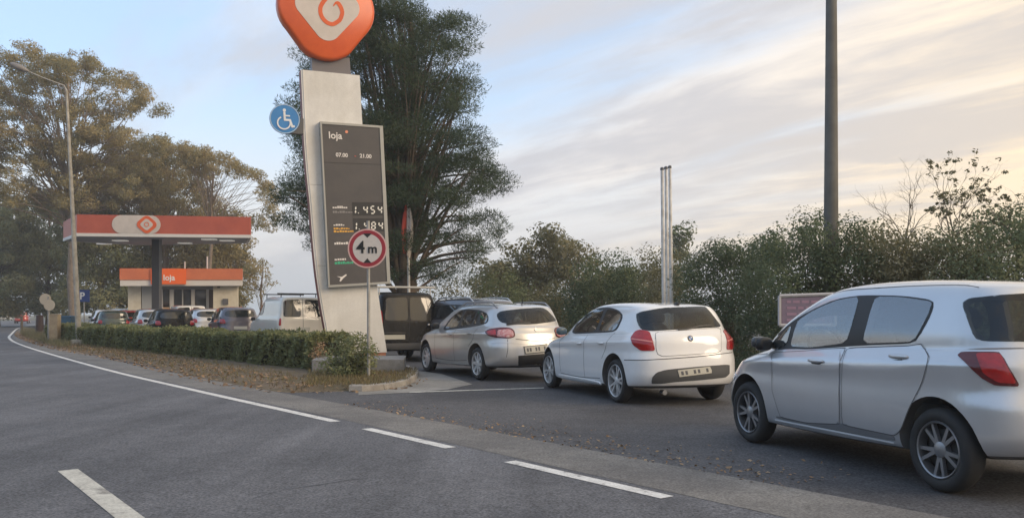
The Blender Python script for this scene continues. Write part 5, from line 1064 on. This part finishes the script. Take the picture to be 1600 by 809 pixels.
def leaf_cloud(cl, per, size, asp, flat=0.75, droop=0.0, shell=0.5, tvar=0.25, out=0.4):
    """leaves spread through clumps: cl = rows (x, y, z, r, tint); per = leaves per square metre of clump"""
    cl = np.asarray(cl, float); cnt = np.maximum(12, (per*4*math.pi*cl[:, 3]**2*0.5).astype(int)); idx = np.repeat(np.arange(len(cl)), cnt); n = len(idx)
    d = unit(rs.normal(size=(n, 3))); rad = rs.random(n)**(1/3*(1-shell)+0.05*shell+0.02); rad = rad*(0.85+0.35*rs.random(n))
    P = cl[idx, :3]+d*(rad*cl[idx, 3])[:, None]*np.array((1, 1, flat))
    if out > .6: a = unit(rs.normal(size=(n, 3))*.7+d*out+np.array((0, 0, -droop))); b = unit(np.cross(a, unit(np.cross(d, rs.normal(size=(n, 3)))*.8+d+np.array((0, 0, .5)))))
    else:                                       # blades turn their faces outwards and up to the light
        nn = unit(d+np.array((0, 0, .55))+rs.normal(size=(n, 3))*.45); a = unit(np.cross(nn, rs.normal(size=(n, 3)))+np.array((0, 0, -droop*.6))); b = unit(np.cross(nn, a))
    L_ = size*(0.55+0.9*rs.random(n)); tint = cl[idx, 4]+tvar*(rs.random(n)-0.5)
    return P, a*(L_/2)[:, None], b*(L_*asp/2)[:, None], tint
def inpoly(poly, x, y):
    c_ = False; n = len(poly)
    for i in range(n):
        x1, y1 = poly[i]; x2, y2 = poly[(i+1) % n]
        if (y1 > y) != (y2 > y) and x < (x2-x1)*(y-y1)/(y2-y1)+x1: c_ = not c_
    return c_
def clumps(poly, n, r0, r1, D, dep, holes=(), tmid=0.5, ctr=None, edge=True, seed=1):
    """clump centres inside the crown outline (given in photo pixels at distance D), spread over the crown's real depth"""
    q = random.Random(seed); xs_ = [p[0] for p in poly]; ys_ = [p[1] for p in poly]; out = []; tries = 0
    while len(out) < n and tries < n*60:
        tries += 1; x, y = q.uniform(min(xs_), max(xs_)), q.uniform(min(ys_), max(ys_))
        if not inpoly(poly, x, y) or any(math.hypot(x-h[0], y-h[1]) < h[2] for h in holes): continue
        r = q.uniform(r0, r1); e = r*F/D*0.6
        ok = all(inpoly(poly, x+e*math.cos(t), y+e*math.sin(t)) for t in (0.3, 1.6, 2.8, 4.1, 5.4))
        if not ok and q.random() < 0.85: continue
        d = D+q.uniform(-1, 1)*dep*(1-0.3*q.random()); p = at(x, y, D); out.append((p.x, d, p.z, r, q.gauss(tmid, 0.14)))
    return out
barkm = mat('bark', (0.16, 0.12, 0.09), rough=0.9, c2=(0.10, 0.08, 0.06), nscale=5, bump=0.5, bscale=12, bdist=0.03)
barkp = mat('pale_bark', (0.26, 0.21, 0.16), rough=0.85, c2=(0.17, 0.13, 0.10), nscale=3)
def limbs(base, top, cl, rad, m, parent, share=0.5, seed=3, low=0.25, n=6, rl=0.25):
    q = random.Random(seed); mb = MB(); base, top = Vector(base), Vector(top); k = [base.lerp(top, t)+Vector((q.uniform(-.25, .25), q.uniform(-.25, .25), 0))*rad*3*(0 < t < 1) for t in (0, .2, .4, .6, .8, 1)]
    mb.tube(k, [rad*(1.15-0.95*t) for t in (0, .2, .4, .6, .8, 1)], n+3)
    for c_ in cl:
        if q.random() > share: continue
        e = Vector(c_[:3]); t = q.uniform(low, 0.9); hz_ = base.z+(top.z-base.z)*t; hz_ = min(hz_, e.z-0.2*(e.xy-base.xy).length) if e.z > base.z+1 else hz_; hz_ = max(hz_, base.z+0.15*(top.z-base.z))
        tt = (hz_-base.z)/max(0.1, top.z-base.z); s0 = base.lerp(top, min(0.98, max(0, tt))); ctrl = s0.lerp(e, 0.5)+Vector((q.uniform(-.3, .3), q.uniform(-.3, .3), 0.12*(e-s0).length))
        pts = [(s0*(1-u)**2+ctrl*2*u*(1-u)+e*u*u) for u in (0, .25, .5, .75, 1)]; r0_ = rad*rl*q.uniform(.7, 1.2)*(1.2-tt)
        mb.tube(pts, [r0_, r0_*.8, r0_*.6, r0_*.4, r0_*.15], n, caps=False)
    return mb.build('trunk', m, parent, smooth=True, angle=60)
def tree(name, label, bx, D, cl, m, per, size, asp, rad, topxy, bark, group=None, flat=.7, droop=0., shell=.5, share=.5, cat='tree', out=.4, low=.25, tvar=.25):
    b = at(bx, 435, D); b.z = gz(b.x, D)-0.1; e = empty(name, b); tag(e, label, cat, group); C = [(c_[0]-b.x, c_[1]-b.y, c_[2]-b.z, c_[3], c_[4]) for c_ in cl]
    tp = at(topxy[0], topxy[1], D)-b; limbs((0, 0, 0), tp, C, rad, bark, e, share=share, seed=int(bx)+5, low=low)
    quads('crown', *leaf_cloud(C, per, size, asp, flat, droop, shell, tvar, out), m, e, kind='stuff'); return e
eucm = leafmat('eucalyptus_leaf', [(0.1248, 0.126, 0.0634), (0.216, 0.2025, 0.1012), (0.3264, 0.2745, 0.1364), (0.432, 0.342, 0.176)], trans=.42)
eucd = leafmat('dark_woodland_leaf', [(0.143, 0.1716, 0.104), (0.247, 0.2652, 0.1456), (0.364, 0.3432, 0.182), (0.481, 0.403, 0.221)], trans=.4)
pinem = leafmat('pine_needles', [(0.036, 0.0598, 0.0368), (0.06, 0.0898, 0.0528), (0.0896, 0.1232, 0.0688), (0.132, 0.1514, 0.0864)], trans=.35)
shrubm = leafmat('shrub_leaf', [(0.0687, 0.0925, 0.058), (0.1125, 0.1428, 0.0801), (0.1587, 0.1877, 0.0981), (0.2183, 0.2314, 0.1226)], trans=.35)
shrubo = leafmat('olive_shrub_leaf', [(0.1105, 0.1144, 0.0662), (0.169, 0.1664, 0.0916), (0.2275, 0.2107, 0.117), (0.2926, 0.2535, 0.1526)], trans=.35)
hedgem = leafmat('hedge_leaf', [(0.091, 0.1119, 0.0568), (0.156, 0.1837, 0.0892), (0.234, 0.2476, 0.1176), (0.3467, 0.2995, 0.1582)], trans=.3)
dryg = leafmat('dry_grass', [(0.13, 0.1, 0.055), (0.2, 0.16, 0.08), (0.26, 0.21, 0.12), (0.14, 0.15, 0.06)], trans=0.3)
litm = leafmat('dead_leaves', [(0.115, 0.069, 0.0403), (0.2185, 0.138, 0.0805), (0.3335, 0.23, 0.138), (0.46, 0.368, 0.253)], trans=0.1)
# eucalyptus behind the station
DA = 76.0
A_ = clumps([(-60, 120), (-10, 84), (30, 70), (95, 74), (150, 86), (192, 98), (212, 125), (236, 148), (246, 170), (215, 182), (240, 215), (275, 205), (283, 235), (262, 300), (235, 335), (-60, 335)], 560, 0.32, 1.1, DA, 5.5, holes=((48, 165, 13), (97, 190, 13), (150, 150, 12), (118, 148, 12), (22, 200, 12), (190, 178, 11), (62, 230, 9), (96, 205, 10)), tmid=.62, seed=4)
tree('eucalyptus_tree', 'tallest olive brown eucalyptus with open airy crown above the canopy at left', 118, DA, A_, eucm, 62, .25, .30, .42, (105, 120), barkp, 'eucalyptus trees behind the station', droop=.5, share=.4, low=.35, shell=.0, tvar=.4)
B_ = clumps([(175, 250), (215, 225), (280, 222), (325, 238), (340, 262), (330, 300), (345, 345), (230, 350), (150, 345), (160, 290)], 240, .32, 1.1, DA+6, 4.5, tmid=.62, seed=5)
tree('eucalyptus_tree', 'middle brownish eucalyptus rising behind the right half of the canopy roof', 255, DA+6, B_, eucm, 62, .25, .30, .36, (262, 260), barkp, 'eucalyptus trees behind the station', droop=.5, low=.35, shell=.0, tvar=.4)
C_ = clumps([(270, 232), (300, 225), (345, 236), (375, 248), (405, 262), (424, 292), (438, 325), (440, 352), (425, 352), (415, 315), (395, 285), (350, 268), (315, 272), (290, 280)], 130, .26, .7, DA-2, 3.0, tmid=.72, seed=6)+clumps([(385, 330), (425, 330), (440, 360), (420, 372), (390, 360)], 10, .4, .7, DA-2, 2.0, tmid=.7, seed=16)
tree('eucalyptus_tree', 'arching pale eucalyptus branch crown reaching right towards the totem', 322, DA-2, C_, eucm, 58, .23, .30, .22, (335, 262), barkp, 'eucalyptus trees behind the station', droop=.7, share=.8, low=.5)
for i, (x0, x1, yt, D, lab) in enumerate(((-60, 50, 320, 84, 'leftmost dark tree of the woodland behind the station'), (20, 130, 300, 90, 'dark tree of the woodland behind the street lamp'), (105, 215, 315, 80, 'dark tree of the woodland seen under the left half of the canopy'), (195, 300, 320, 86, 'dark tree of the woodland rising behind the shop roof'), (280, 388, 325, 82, 'brownish tree of the woodland behind the right end of the shop roof'))):
    P = clumps([(x0, yt+25), ((x0+x1)/2-15, yt), ((x0+x1)/2+15, yt-3), (x1, yt+25), (x1+6, 430), (x1-4, 500), (x0+4, 500), (x0-6, 430)], 105, .7, 1.5, D, 3.5, tmid=.38 if i < 4 else .58, seed=20+i)
    tree('woodland_tree', lab, (x0+x1)/2, D, P, eucd if i < 4 else eucm, 36, .30, .45, .30, ((x0+x1)/2, yt+30), barkm, 'woodland trees behind the station', droop=.3)
E_ = clumps([(398, 395), (412, 397), (424, 415), (428, 440), (420, 462), (390, 465), (384, 430)], 26, .28, .6, 66, 1.2, tmid=.66, seed=31)
tree('young_tree', 'small feathery young tree between the shop and the totem', 406, 66, E_, eucm, 34, .22, .35, .10, (410, 405), barkm, droop=.4, share=.7)
# pine behind the totem
PN = [(560, -40), (600, -60), (665, -40), (700, 15), (733, 28), (736, 70), (748, 112), (740, 140), (778, 172), (762, 196), (745, 205), (797, 236), (790, 262), (798, 290), (770, 305), (775, 325), (812, 346), (800, 362), (775, 385), (760, 402), (720, 440), (600, 445), (470, 380), (452, 355), (412, 300), (425, 280), (470, 290), (462, 255), (420, 215), (455, 170), (432, 150), (440, 138), (470, 135), (455, 92), (490, 95), (520, 40)]
P_ = clumps(PN, 600, .30, .80, 31.0, 2.5, holes=((690, 330, 11), (640, 190, 8), (655, 395, 9), (722, 92, 9), (748, 152, 10), (700, 150, 8), (762, 216, 11), (735, 262, 9), (772, 312, 10), (715, 215, 8), (700, 395, 10), (745, 372, 9), (668, 60, 8), (460, 320, 8), (455, 235, 9), (630, 300, 8)), tmid=.45, seed=8)
tree('pine_tree', 'large dark green pine behind the totem', 628, 31.0, P_, pinem, 210, .13, .16, .34, (640, 20), barkm, flat=.56, shell=.3, share=.5, droop=-.35, out=.9, low=.12)
# trees and shrubs along the right
for i, (x0, x1, yt) in enumerate(((735, 860, 408), (840, 960, 412), (940, 1070, 406))):
    P = clumps([(x0, yt+12), ((x0+x1)/2-25, yt+4), ((x0+x1)/2+20, yt), (x1, yt+10), (x1, 520), (x0, 520)], 90, .45, .8, 50+i, 1.6, tmid=.42, seed=90+i)
    tree('scrub_bush', ('grey green scrub far behind the dark estate roof', 'grey green scrub far behind the dark round bush', 'grey green scrub far behind the bare flagpoles')[i], (x0+x1)/2, 50+i, P, shrubo, 40, .2, .5, .08, ((x0+x1)/2, yt+40), barkm, 'far scrub at the right', share=.3, cat='shrub')
def bush(name, label, poly, D, dep, n, r0, r1, m, per, size, asp=.55, tmid=.5, cat='shrub', group='shrubs along the right side', seed=1, holes=(), droop=.1, share=.25, rad=.07, drop=7):
    poly = [(p[0], p[1]+drop) for p in poly]; cl = clumps(poly, n, r0, r1, D, dep, holes, tmid, seed=seed); xs_ = [p[0] for p in poly]; ys_ = [p[1] for p in poly]
    return tree(name, label, (min(xs_)+max(xs_))/2, D, cl, m, per, size, asp, rad, ((min(xs_)+max(xs_))/2, min(ys_)+0.35*(max(ys_)-min(ys_))), barkm, group, flat=.85, droop=droop, share=share, cat=cat, tvar=.12)
bush('scrub_tree', 'open scrubby tree with gaps just right of the pine', [(745, 400), (785, 375), (820, 368), (845, 350), (870, 343), (882, 362), (905, 368), (900, 440), (745, 445)], 42, 2.0, 95, .3, .6, shrubo, 60, .16, tmid=.40, seed=41, holes=((838, 412, 9), (800, 405, 6)), share=.6)
bush('scrub_tree', 'thin brownish scrub tree left of the dark round bush', [(860, 372), (890, 362), (915, 372), (940, 385), (950, 440), (860, 440)], 40, 1.6, 50, .25, .5, shrubo, 55, .15, tmid=.45, seed=42, share=.7)
bush('low_hedge', 'low brownish clipped hedge below the pine behind the dark estate', [(600, 442), (680, 438), (752, 440), (752, 540), (600, 540)], 36, .8, 90, .3, .5, shrubo, 60, .10, tmid=.40, seed=43)
bush('green_bush', 'yellow green bush just above the dark estate roof', [(742, 440), (752, 420), (785, 412), (815, 420), (828, 440), (828, 540), (742, 540)], 30, 1.2, 75, .25, .5, shrubm, 120, .08, tmid=.62, seed=44)
bush('green_bush', 'low green bush between the yellow green bush and the dark round bush', [(820, 440), (850, 430), (890, 432), (898, 460), (898, 560), (822, 560)], 27, 1.0, 75, .25, .45, shrubo, 130, .078, tmid=.42, seed=45)
bush('round_bush', 'dark rounded bush left of the three bare flagpoles', [(882, 430), (900, 395), (935, 383), (970, 388), (992, 415), (996, 470), (996, 570), (884, 570)], 25, 1.6, 120, .28, .55, shrubm, 150, .075, tmid=.34, seed=46)
bush('pale_bush', 'pale green bush behind the three bare flagpoles', [(985, 405), (1010, 388), (1050, 392), (1075, 388), (1090, 410), (1095, 560), (985, 560)], 30, 1.5, 110, .3, .55, shrubo, 110, .085, tmid=.42, seed=47)
bush('far_tree', 'small far tree top just right of the three bare flagpoles', [(1040, 400), (1044, 352), (1060, 340), (1078, 352), (1082, 400)], 60, 1.2, 26, .4, .7, shrubm, 30, .22, tmid=.5, seed=48, share=.5, cat='tree')
bush('bank_shrub', 'dark shrub mass between the flagpoles and the vine covered mound', [(1055, 420), (1075, 380), (1110, 366), (1150, 368), (1190, 362), (1225, 380), (1230, 620), (1060, 620)], 21.5, 1.8, 230, .25, .5, shrubm, 240, .062, tmid=.34, seed=49)
bush('vine_mound', 'vine covered mound of leaves round the foot of the utility pole', [(1165, 420), (1172, 370), (1195, 345), (1235, 338), (1270, 332), (1310, 322), (1340, 335), (1375, 350), (1385, 420), (1385, 640), (1165, 640)], 17.8, 1.7, 330, .22, .42, shrubm, 250, .062, tmid=.46, seed=50)
bush('bank_shrub', 'olive green sprawling shrub right of the utility pole', [(1340, 400), (1360, 352), (1400, 346), (1440, 348), (1480, 340), (1520, 350), (1530, 420), (1530, 640), (1340, 640)], 16.8, 1.6, 300, .22, .42, shrubo, 250, .062, tmid=.52, seed=51)
bush('bank_shrub', 'light green shrub at the right edge above the near silver hatchback', [(1460, 374), (1500, 338), (1540, 318), (1580, 304), (1640, 308), (1700, 320), (1720, 420), (1720, 660), (1470, 660)], 15.6, 1.6, 330, .22, .42, shrubm, 250, .062, tmid=.60, seed=52)
# unseen scrub added across the road to be mirrored in paint and glass
rowc = [(EDGE[i][0]+ -0.8*24+R.uniform(-2, 2), EDGE[i][1]-0.6*24+R.uniform(-2, 2)) for i in range(0, 72)]
cl = []
for k_ in range(620):
    t_ = R.random(); i = min(70, int(t_*71)); p = rowc[i]; q = rowc[i+1]; x_ = p[0]+(q[0]-p[0])*R.random()+R.uniform(-2, 2); y_ = p[1]+(q[1]-p[1])*R.random()+R.uniform(-2, 2); h_ = 5.6+1.8*math.sin(i*.7)+1.2*math.sin(i*2.3)
    cl.append((x_, y_, gz(x_, y_)+R.uniform(.2, max(.8, h_)), R.uniform(.8, 1.5), R.gauss(.4, .15)))
tag(quads('unseen_reflection_scrub', *leaf_cloud(cl, 9, .5, .6), eucd), 'unseen belt of green scrub across the road, added for dark reflections', 'scrub', kind='stuff')
# twiggy saplings against the sky
def twig_tree(name, label, bx, by, D, tips, leafy, m, seed, spread=1.0):
    q = random.Random(seed); b = at(bx, by, D); g = Vector((b.x, b.y, gz(b.x, D))); e = empty(name, g); tag(e, label, 'sapling'); mb = MB(); mb.tube([(0, 0, 0), b-g], [.05, .035], 6); P = []
    def grow(p, d, L_, r, lv):
        pts = [p]; 
        for i in range(3): d = (d+Vector((q.gauss(0, .16), q.gauss(0, .16), q.gauss(.03, .12)))).normalized(); pts.append(pts[-1]+d*L_/3)
        mb.tube(pts, [r, r*.8, r*.6, r*.45], 4, caps=False)
        if lv <= 1: P.extend((tuple(pts[-1]), tuple(pts[-2])))
        if lv > 0:
            for i in range(q.choice((2, 3, 3))): grow(pts[q.choice((1, 2, 3, 3))], (d+Vector((q.gauss(0, .55), q.gauss(0, .55), q.gauss(.05, .35)))).normalized(), L_*q.uniform(.55, .8), r*.5, lv-1)
    for tx, ty in tips:
        t_ = at(tx, ty, D+q.uniform(-.5, .5))-b; grow(b-g, t_.normalized(), t_.length*.5, .018, 4)
    mb.build('trunk', m, e, smooth=True)
    if leafy:
        cl = [(p[0], p[1], p[2], q.uniform(.03, .08), q.gauss(.4, .15)) for p in P if q.random() < leafy]
        quads('crown', *leaf_cloud(cl, 150, .06, .5), shrubo, e, kind='stuff')
    return e
tw = mat('twig_grey', (0.20, 0.17, 0.13), rough=0.9); twd = mat('twig_dark', (0.14, 0.12, 0.09), rough=0.9)
twig_tree('bare_sapling', 'bare pale twiggy sapling just right of the utility pole', 1415, 378, 18.0, [(1380, 288), (1402, 275), (1430, 280), (1366, 312), (1448, 300)], 0.0, tw, 61)
twig_tree('leafy_sapling', 'sparse dark leaved sapling against the sky at the right', 1488, 380, 17.4, [(1455, 278), (1488, 250), (1515, 258), (1442, 310), (1505, 285), (1530, 300)], .16, twd, 62)
twig_tree('leaning_sapling', 'sparse leaning sapling at the right edge of the sky', 1590, 375, 16.4, [(1545, 285), (1565, 290), (1600, 300), (1555, 315)], .12, twd, 63)
# clipped hedge along the verge
hl, hr = G(72, 534), G(490, 583); hd_ = (hl-hr).normalized(); ln = (hl-hr).length; hn = Vector((hd_.y, -hd_.x, 0)); hn = hn if hn.y > 0 else -hn
he = empty('clipped_hedge', hr); tag(he, 'long clipped green hedge along the verge left of the totem', 'hedge')
n = 62000; u = rs.random(n)*ln; face = rs.random(n); prof = 0.71+0.04*np.sin(u*0.9)+0.035*np.sin(u*2.7+1)+0.02*np.sin(u*7.3); dn = 0.85
yv = np.where(face < .42, 0.0, np.where(face < .82, rs.random(n)*dn, dn))+rs.normal(size=n)*.035; zv = np.where((face >= .42) & (face < .82), prof, rs.random(n)*prof)+rs.normal(size=n)*.03
edge_ = np.minimum(1, (prof-zv)/.08+.3); yv = yv+.06*np.sin(u*1.7)+.05*np.sin(u*4.1+zv*3)+.04*np.sin(u*9+zv*7)
u = np.where(rs.random(n) < .03, rs.random(n)*.12, u)
zg = np.array([gz(0, hr.y+uu*hd_.y+yy*hn.y)-hr.z for uu, yy in zip(u, yv)]); C = np.stack([u*hd_.x+yv*hn.x, u*hd_.y+yv*hn.y, zg+zv+.06], 1)
a = unit(rs.normal(size=(n, 3))+np.array((0, -.2, .5))); b_ = unit(np.cross(a, rs.normal(size=(n, 3)))); L_ = .075*(.6+.8*rs.random(n))
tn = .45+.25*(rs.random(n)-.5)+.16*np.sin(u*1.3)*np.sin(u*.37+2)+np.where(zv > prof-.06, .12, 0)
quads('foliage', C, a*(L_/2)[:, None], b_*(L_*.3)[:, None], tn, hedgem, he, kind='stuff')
mb = MB(); k = int(ln/.45); cen_ = []
core = []
for i in range(k+1):
    uu = .12+(ln-.24)*i/k; p = hd_*uu+hn*.42; z0 = gz(0, hr.y+p.y)-hr.z; mb2 = MB()
    mb.tube([(p.x, p.y, z0-.02), (p.x+R.uniform(-.1, .1), p.y, z0+.35), (p.x+R.uniform(-.2, .2), p.y+R.uniform(-.1, .1), z0+.60)], [.022, .016, .008], 5)
tag(mb.build('stems', barkm, he), kind='stuff')
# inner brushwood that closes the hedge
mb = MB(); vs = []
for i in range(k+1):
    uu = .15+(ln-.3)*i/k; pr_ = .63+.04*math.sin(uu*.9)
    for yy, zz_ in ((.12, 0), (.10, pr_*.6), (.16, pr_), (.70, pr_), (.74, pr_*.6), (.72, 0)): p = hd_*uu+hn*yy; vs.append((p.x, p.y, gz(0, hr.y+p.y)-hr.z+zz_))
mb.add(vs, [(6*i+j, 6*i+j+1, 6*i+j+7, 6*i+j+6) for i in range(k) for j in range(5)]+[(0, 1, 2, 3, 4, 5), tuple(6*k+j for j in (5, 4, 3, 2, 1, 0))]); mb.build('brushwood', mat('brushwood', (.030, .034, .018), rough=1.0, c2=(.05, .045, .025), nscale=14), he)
# bush in front of the plinth and small rose between hedge and totem
D_ = G(548, 594).y
bush('plinth_bush', 'rounded olive green bush in front of the totem plinth', [(500, 562), (506, 536), (530, 525), (575, 522), (592, 540), (590, 572), (574, 596), (530, 597), (506, 584)], D_-.05, .36, 120, .09, .18, hedgem, 330, .055, asp=.5, tmid=.50, group='bushes at the totem', seed=71, share=.6, rad=.02, drop=0)
bush('flowering_shrub', 'small reddish leaved shrub between the hedge end and the totem', [(484, 545), (490, 522), (505, 520), (514, 540), (512, 585), (488, 585)], 18.3, .25, 18, .08, .15, litm, 260, .055, asp=.5, tmid=.45, group='bushes at the totem', seed=72, share=.8, rad=.015)
# dead leaves and dry grass on the verge, grit on the lane
def scatter(name, n, fn, size, m, kind_label, up=1.0, asp=.6, lift=.006, tm=.5):
    pts = np.array([fn() for _ in range(n)]); C = np.c_[pts[:, 0], pts[:, 1], pts[:, 2]+lift]; a = unit(rs.normal(size=(n, 3))*np.array((1, 1, .25*up))); b = unit(np.cross(a, np.array((0, 0, 1.0))+rs.normal(size=(n, 3))*.35)); L_ = size*(.5+rs.random(n))
    tag(quads(name, C, a*(L_/2)[:, None], b*(L_*asp/2)[:, None], tm+.5*(rs.random(n)-.5), m), kind_label[0], kind_label[1], kind='stuff')
FR = np.array(front2); fd = np.r_[0, np.cumsum(np.linalg.norm(np.diff(FR, axis=0), axis=1))]
def on_verge(wmin=-.25, wmax=1.3, skew=1.0):
    t = R.random()**.8*fd[-1]*.75+1.6; i = min(len(FR)-2, int(np.searchsorted(fd, t))-1); p, q = FR[i], FR[i+1]; d = (q-p)/np.linalg.norm(q-p); nr = np.array((d[1], -d[0])); nr = nr if np.dot(nr, cen-p) > 0 else -nr
    w_ = wmin+(wmax-wmin)*R.random()**skew; s_ = p+d*R.uniform(0, 1)*np.linalg.norm(q-p)+nr*w_; return (s_[0], s_[1], gz(*s_)+(.004 if w_ < 0 else .07*min(1, w_/.55)))
scatter('leaf_litter', 7000, on_verge, .075, litm, ('brown dead leaves strewn over the verge before the hedge', 'leaf litter'), lift=.012)
def on_lane():
    p = G(R.uniform(330, 1020), R.uniform(612, 690)); return (p.x, p.y, p.z)
def near_edge():
    s_ = R.uniform(s_at(1100, 790), s_at(420, 640)); i = int(np.searchsorted(FS, s_)); p = FINE[i]; d = FINE[min(i+1, 5999)]-FINE[i-1]; d /= np.linalg.norm(d); o_ = .92+abs(R.gauss(0, .5)); q = p+np.array((d[1], -d[0]))*o_; return (q[0], q[1], gz(*q))
scatter('lane_grit', 600, near_edge, .035, litm, ('small stones and leaf bits along the lane edge', 'grit'), lift=.006, tm=.6)
def on_tip():
    while True:
        p = G(R.uniform(480, 655), R.uniform(578, 612))
        if inpoly([tuple(q) for q in front]+back, p.x, p.y): return (p.x, p.y, p.z+.09)
def grass(name, n, fn, h, m, lab, cat):
    pts = np.array([fn() for _ in range(n)]); a = unit(np.c_[rs.normal(size=(n, 2))*.45, np.ones(n)]); L_ = h*(.4+rs.random(n)); b = unit(np.cross(a, rs.normal(size=(n, 3)))); tag(quads(name, pts+a*(L_/2)[:, None], a*(L_/2)[:, None], b*.006, rs.random(n), m), lab, cat, kind='stuff')
grass('dry_grass', 5000, on_tip, .07, dryg, 'short dry grass on the kerbed tip of the verge', 'grass')
grass('verge_grass', 9000, lambda: on_verge(.1, 1.6), .09, dryg, 'sparse dry grass tufts along the hedge foot', 'grass')
def far_verge():
    p = G(R.uniform(20, 110), R.uniform(512, 545))
    while not inpoly([tuple(q) for q in front]+back, p.x, p.y): p = G(R.uniform(20, 110), R.uniform(512, 545))
    return (p.x, p.y, p.z+.08)
grass('green_grass', 4000, far_verge, .22, shrubo, 'green grass on the far tip of the verge by the signs', 'grass')
# ------------------------------------------------------------------ evening haze
hv = bpy.data.materials.new('haze_air'); hv.use_nodes = True; t = hv.node_tree
t.nodes.remove(t.nodes['Principled BSDF']); pv_ = t.nodes.new('ShaderNodeVolumePrincipled'); pv_.inputs['Color'].default_value = (0.97, 0.98, 1.0, 1); pv_.inputs['Density'].default_value = 0.0010; pv_.inputs['Anisotropy'].default_value = 0.2
t.links.new(pv_.outputs[0], t.nodes['Material Output'].inputs['Volume'])
mb = MB(); mb.box((0, 5900, -13), (14400, 12800, 94)); tag(mb.build('haze', hv), 'thin pale evening haze over the whole place', 'haze', kind='stuff')
